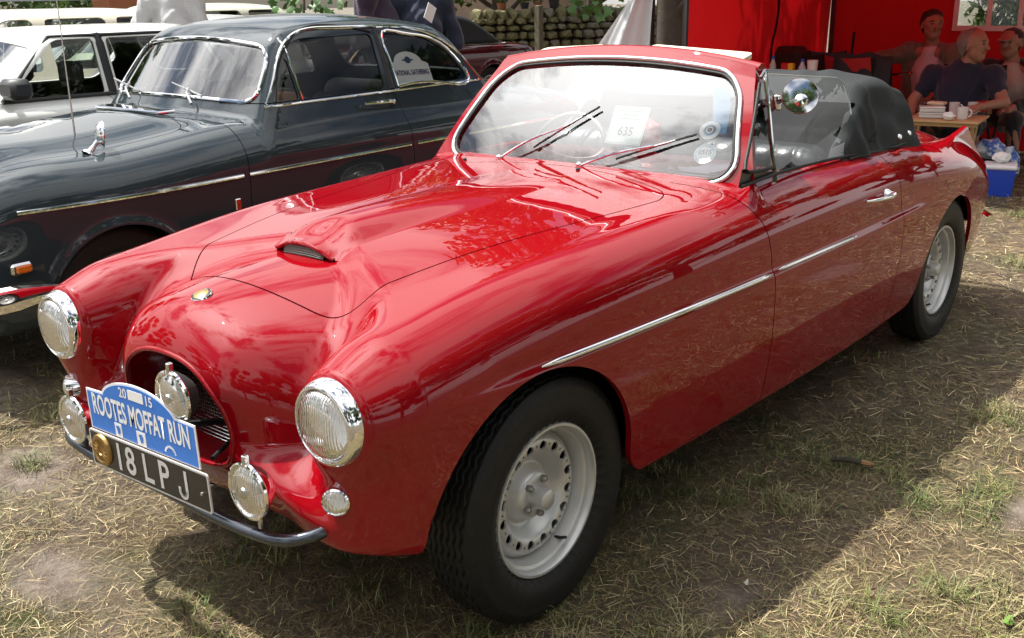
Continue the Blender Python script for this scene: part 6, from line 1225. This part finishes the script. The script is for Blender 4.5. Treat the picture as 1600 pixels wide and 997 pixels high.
b = MB(); k = np.linspace(-1, 1, 15); rows = []
for f_ in np.linspace(-1, 1, 17): rows.append([(7.46+.10*f_+.012*math.sin(9*s_+4*f_), 1.53-s_*.27+.02*f_, 1.03-.30*abs(f_)**1.6-.03*s_*s_+.012*math.sin(7*s_)) for s_ in k])
b.grid(np.array(rows)); tag(b.build('black_coat', 'black_nylon'), 'black coat draped over the back of the red camp chair', 'coat')
b = MB(); s0 = at(1335, 50, 'x', 7.9); b.tube([s0, (s0[0]-.1, s0[1]+.02, .02)], .014, 8); tag(b.build('walking_stick', 'gap_black'), 'black walking stick upright beside the red camp chair', 'stick')
c = at(1220, 92, 'x', 8.0); b = MB(); b.box((c[0], c[1]-.1, .62), (.3, .32, .85), bev=.06); tag(b.build('canvas_bag', 'brown_canvas'), 'dark brown canvas bag standing against the gazebo side wall', 'bag')
b = MB(); b.tube([at(1372, 118, 'x', 7.6), at(1425, 114, 'x', 7.5)], .012, 8); tag(b.build('chair_arm_bar', 'chrome'), 'bright metal bar lying before the beige-jacketed man', 'bar')
# back table with bottles
tb = thing('side_table', 'dark side table with bottles and cups behind the folded hood', 'table', (7.3, 2.02, 0)); b = MB(); b.box((0, 0, .765), (.55, .85, .03), bev=.005); b.build('table_top', 'brown_canvas', tb)
for sx in (-1, 1):
    for sy in (-1, 1): b = MB(); b.tube([(sx*.24, sy*.38, 0), (sx*.24, sy*.38, .75)], .014, 8); b.build('leg', 'gap_black', tb)
def bottle(px, x, r, h_, m, cap, label):
    c = at(px, 112, 'x', x); t = thing('bottle', label, 'bottle', (c[0], c[1], .78)); b = MB(); b.lathe([(0, 0), (r, 0), (r, h_*.62), (r*.45, h_*.82), (r*.42, h_*.9)], n=16); b.build('bottle_body', m, t); b = MB(); b.lathe([(r*.5, h_*.88), (r*.5, h_), (0, h_)], n=12); b.build('cap', cap, t)
mat('bottle_clear', (.45, .5, .55), .2); mat('cap_blue', (.02, .08, .45), .4); mat('yellow_plastic', (.75, .5, .03), .4); mat('red_plastic', (.5, .015, .02), .4)
bottle(1207, 7.2, .032, .22, 'bottle_clear', 'cap_blue', 'blue-capped water bottle on the side table beside the window glass edge'); bottle(1253, 7.2, .034, .20, 'bottle_clear', 'cap_blue', 'blue-capped water bottle on the side table beside the white cup')
for px, m, w_, label in ((1227, 'red_plastic', .07, 'small red packet on the side table'), (1236, 'yellow_plastic', .05, 'small yellow packet beside the red packet on the side table')): c = at(px, 112, 'x', 7.2); b = MB(); b.box((c[0], c[1], .86), (.06, w_, .16), bev=.008); tag(b.build('packet', m), label, 'packet')
c = at(1269, 110, 'x', 7.2); b = MB(); b.lathe([(0, 0), (.038, 0), (.048, .19), (.050, .192), (.044, .19), (.036, .01), (0, .01)], c=(c[0], c[1], .78), n=22); tag(b.build('paper_cup', 'white_paint'), 'tall white cup on the side table', 'cup')
# small wooden folding table
mat('pine', (.55, .36, .18), .55, noise=(18, .5, (.46, .29, .13)), bump=(40, .1))
ft = thing('wooden_folding_table', 'small pale wooden folding table carrying mugs and food boxes', 'table', (6.93, .575, 0), .14)
for k in range(5): b = MB(); b.box((-.22+.11*k, 0, .560), (.106, .56, .016), bev=.003); b.build('slat', 'pine', ft)
for sx in (-1, 1): b = MB(); b.box((sx*.22, 0, .535), (.03, .52, .032), bev=.003); b.build('apron', 'pine', ft)
for sy in (-1, 1):
    for (a, c) in ((-.20, .20), (.20, -.20)): b = MB(); b.tube([(a, sy*.22+(.02 if a < 0 else 0), .01), (c, sy*.22+(.02 if a < 0 else 0), .53)], .016, 6); b.build('leg', 'pine', ft)
TZ = .569
def mug(px, py, m, label, hx=None, rz=0.):
    c = at(px, py, 'z', TZ); t = thing('mug', label, 'mug', (c[0], c[1], TZ), rz); b = MB(); b.lathe([(0, 0), (.036, 0), (.041, .012), (.042, .092), (.043, .095), (.039, .094), (.037, .012), (0, .010)], n=28); b.build('cup', m, t); a = np.linspace(-1.35, 1.35, 12); b = MB(); b.tube([(.0, -.040-.030*math.cos(q_), .050+.030*math.sin(q_)) for q_ in a], .0055, 8); b.build('handle', m, t); return t
mat('china', (.78, .78, .76), .25, coat=.4)
mug(1503, 186, 'china', 'white mug with faint printed mark at the front table corner'); mug(1490, 178, 'china', 'plain white mug touching the front mug on the wooden table'); mug(1519, 178, 'china', 'white mug with round handle beside the red mug'); mug(1532, 175, 'red_plastic', 'red mug on the wooden table beside the white mugs', rz=2.)
mat('clear_box', (.62, .60, .58), .2, coat=.5); mat('bread', (.62, .50, .34), .8)
for k, (z0, lb) in enumerate(((0, 'clear plastic food box at the bottom of the stack on the wooden table'), (.047, 'clear plastic food box on top of the stack on the wooden table'))):
    c = at(1455, 184, 'z', TZ); t = thing('food_box', lb, 'food box', (c[0], c[1], TZ+z0), .3+.1*k); b = MB(); b.box((0, 0, .018), (.13, .19, .034), bev=.008); b.build('tray', 'clear_box', t); b = MB(); b.box((0, 0, .040), (.136, .196, .010), bev=.004); b.build('lid', 'china', t)
c = at(1462, 182, 'z', TZ); b = MB(); b.box((c[0], c[1], TZ+.108), (.10, .14, .025), bev=.010); tag(b.build('bread_roll', 'bread'), 'pale filled roll on top of the food boxes', 'food')
def crumple(name, label, cat, c, r, m, seed, sq=(1, 1, 1)):
    q = np.random.default_rng(seed); D = q.normal(0, 1, (9, 3)); D /= np.linalg.norm(D, axis=1)[:, None]; ph = q.uniform(0, 6, 9)
    def F(x, y, z):
        X, Y, Z = (x)/sq[0], (y)/sq[1], (z)/sq[2]; rr = np.sqrt(X*X+Y*Y+Z*Z+1e-9); f = rr-r
        for d, p_ in zip(D, ph): f = f+r*.055*np.abs(np.sin((X*d[0]+Y*d[1]+Z*d[2])*5.5/r+p_))
        return np.maximum(f, -z-r*sq[2]*.75)
    e = r*1.15*np.array(sq); M = implicit(F, tuple(-e), tuple(e), r/13, it=2, e=r*.02); o = solid(name, M, m, None, loc=(c[0], c[1], c[2]+r*sq[2]*.75)); return tag(o, label, cat)
c = at(1482, 188, 'z', TZ); crumple('crumpled_napkin', 'crumpled white napkin at the edge of the wooden table', 'napkin', c, .062, 'white_paint', 4, (.8, 1.1, .75)); c = at(1492, 172, 'z', TZ); crumple('paper_wrap', 'crumpled white paper behind the mugs on the wooden table', 'paper', c, .06, 'white_paint', 6, (1, .9, 1.2))
bag = mat('blue_bag', (.03, .11, .42), .3, coat=.3, noise=(11, .12, (.6, .68, .75)))
bb = at(1552, 222, 'x', 7.15); b = MB(); b.box((bb[0]+.05, bb[1], .12), (.26, .34, .24), bev=.06); tag(b.build('black_holdall', 'black_nylon'), 'black holdall on the grass under the large blue carrier bag', 'bag')
crumple('carrier_bag', 'large blue and white carrier bag on the black holdall', 'bag', (bb[0], bb[1]+.02, .22), .15, 'blue_bag', 14, (.9, 1.1, .8)); bb = at(1578, 228, 'x', 7.3); crumple('carrier_bag', 'small glossy blue plastic bag behind the cool box', 'bag', (bb[0], bb[1], .0), .16, 'blue_bag', 15, (1, .8, 1.35)); crumple('carrier_bag', 'blue bag on the grass under the wooden table', 'bag', (7.35, .95, 0), .15, 'blue_bag', 16)
mat('cool_blue', (.015, .06, .48), .35); mat('cool_white', (.75, .76, .78), .4)
cl = thing('cool_box', 'blue cool box with white lid standing on the grass', 'cool box', (6.78, .085, 0), .25); b = MB()
z_ = np.array([[(-.10*s_, -.105*s_) for s_ in (1,)]]); b.lathe([(.0, .0), (.140, 0), (.160, .22), (.0, .22)], n=4); me_ = b
b.build('tub', 'cool_blue', cl, rot=(0, 0, math.pi/4)); b = MB(); b.box((0, 0, .236), (.245, .245, .036), bev=.012); b.build('lid', 'cool_white', cl); b = MB(); b.tube([(-.01, -.128, .23), (-.01, -.135, .19), (-.01, .135, .19), (-.01, .128, .23)], .007, 8); b.build('handle', 'cool_white', cl)
crumple('white_bag', 'crumpled white plastic bag lying on the cool box lid', 'bag', (6.80, .09, .255), .085, 'white_paint', 21, (1, 1.1, .7))
# paper and red cloth behind the red car's windscreen
pr = thing('entry_card', 'pale green entry card numbered 635 standing behind the red windscreen', 'card'); q0, q1, q2 = at(944, 223, 'x', 1.33), at(999, 228, 'x', 1.33), at(944, 167, 'x', 1.40); w_ = q1-q0; h_ = q2-q0; Lw, Lh = np.linalg.norm(w_), np.linalg.norm(h_); e1_ = w_/Lw; e2_ = h_-e1_*(h_@e1_); e2_ /= np.linalg.norm(e2_)
b = MB(); b.prism([(0, 0), (Lw, 0), (Lw, Lh), (0, Lh)], -.0015, (q0, e1_, e2_)); b.build('card_sheet', 'paper', pr)
b = MB(); 
for (a0, b0, a1, b1) in ((.004, .004, Lw-.004, .0052), (.004, Lh-.0052, Lw-.004, Lh-.004), (.004, .0056, .0052, Lh-.0056), (Lw-.0052, .0056, Lw-.004, Lh-.0056)): b.prism([(a0, b0), (a1, b0), (a1, b1), (a0, b1)], .0004, (q0+np.cross(e1_, e2_)*.0006, e1_, e2_))
b.build('printed_border', mat('green_ink', (.12, .30, .20), .7), pr)
text_mesh('635', .050, (q0+e1_*Lw*.5+e2_*Lh*.33, e1_, e2_), 'lettering', 'ink', pr, h=.001, bold=.0006, sx=.9)
b = MB()
for k, (l0, l1) in enumerate(((.18, .82), (.3, .7), (.22, .78))): b.prism([(Lw*l0, 0), (Lw*l1, 0), (Lw*l1, .004), (Lw*l0, .004)], .0004, (q0+e2_*Lh*(.86-.10*k)+np.cross(e1_, e2_)*.0006, e1_, e2_))
b.build('printed_line', 'green_ink', pr)
cr_ = at(1008, 205, 'x', 1.46); crumple('red_cloth', 'crumpled red cloth behind the entry card in the red car', 'cloth', (cr_[0]+.02, cr_[1], .99), .085, 'red_plastic', 33, (.8, .9, 1.2))
S.render.resolution_x, S.render.resolution_y = 1024, 638
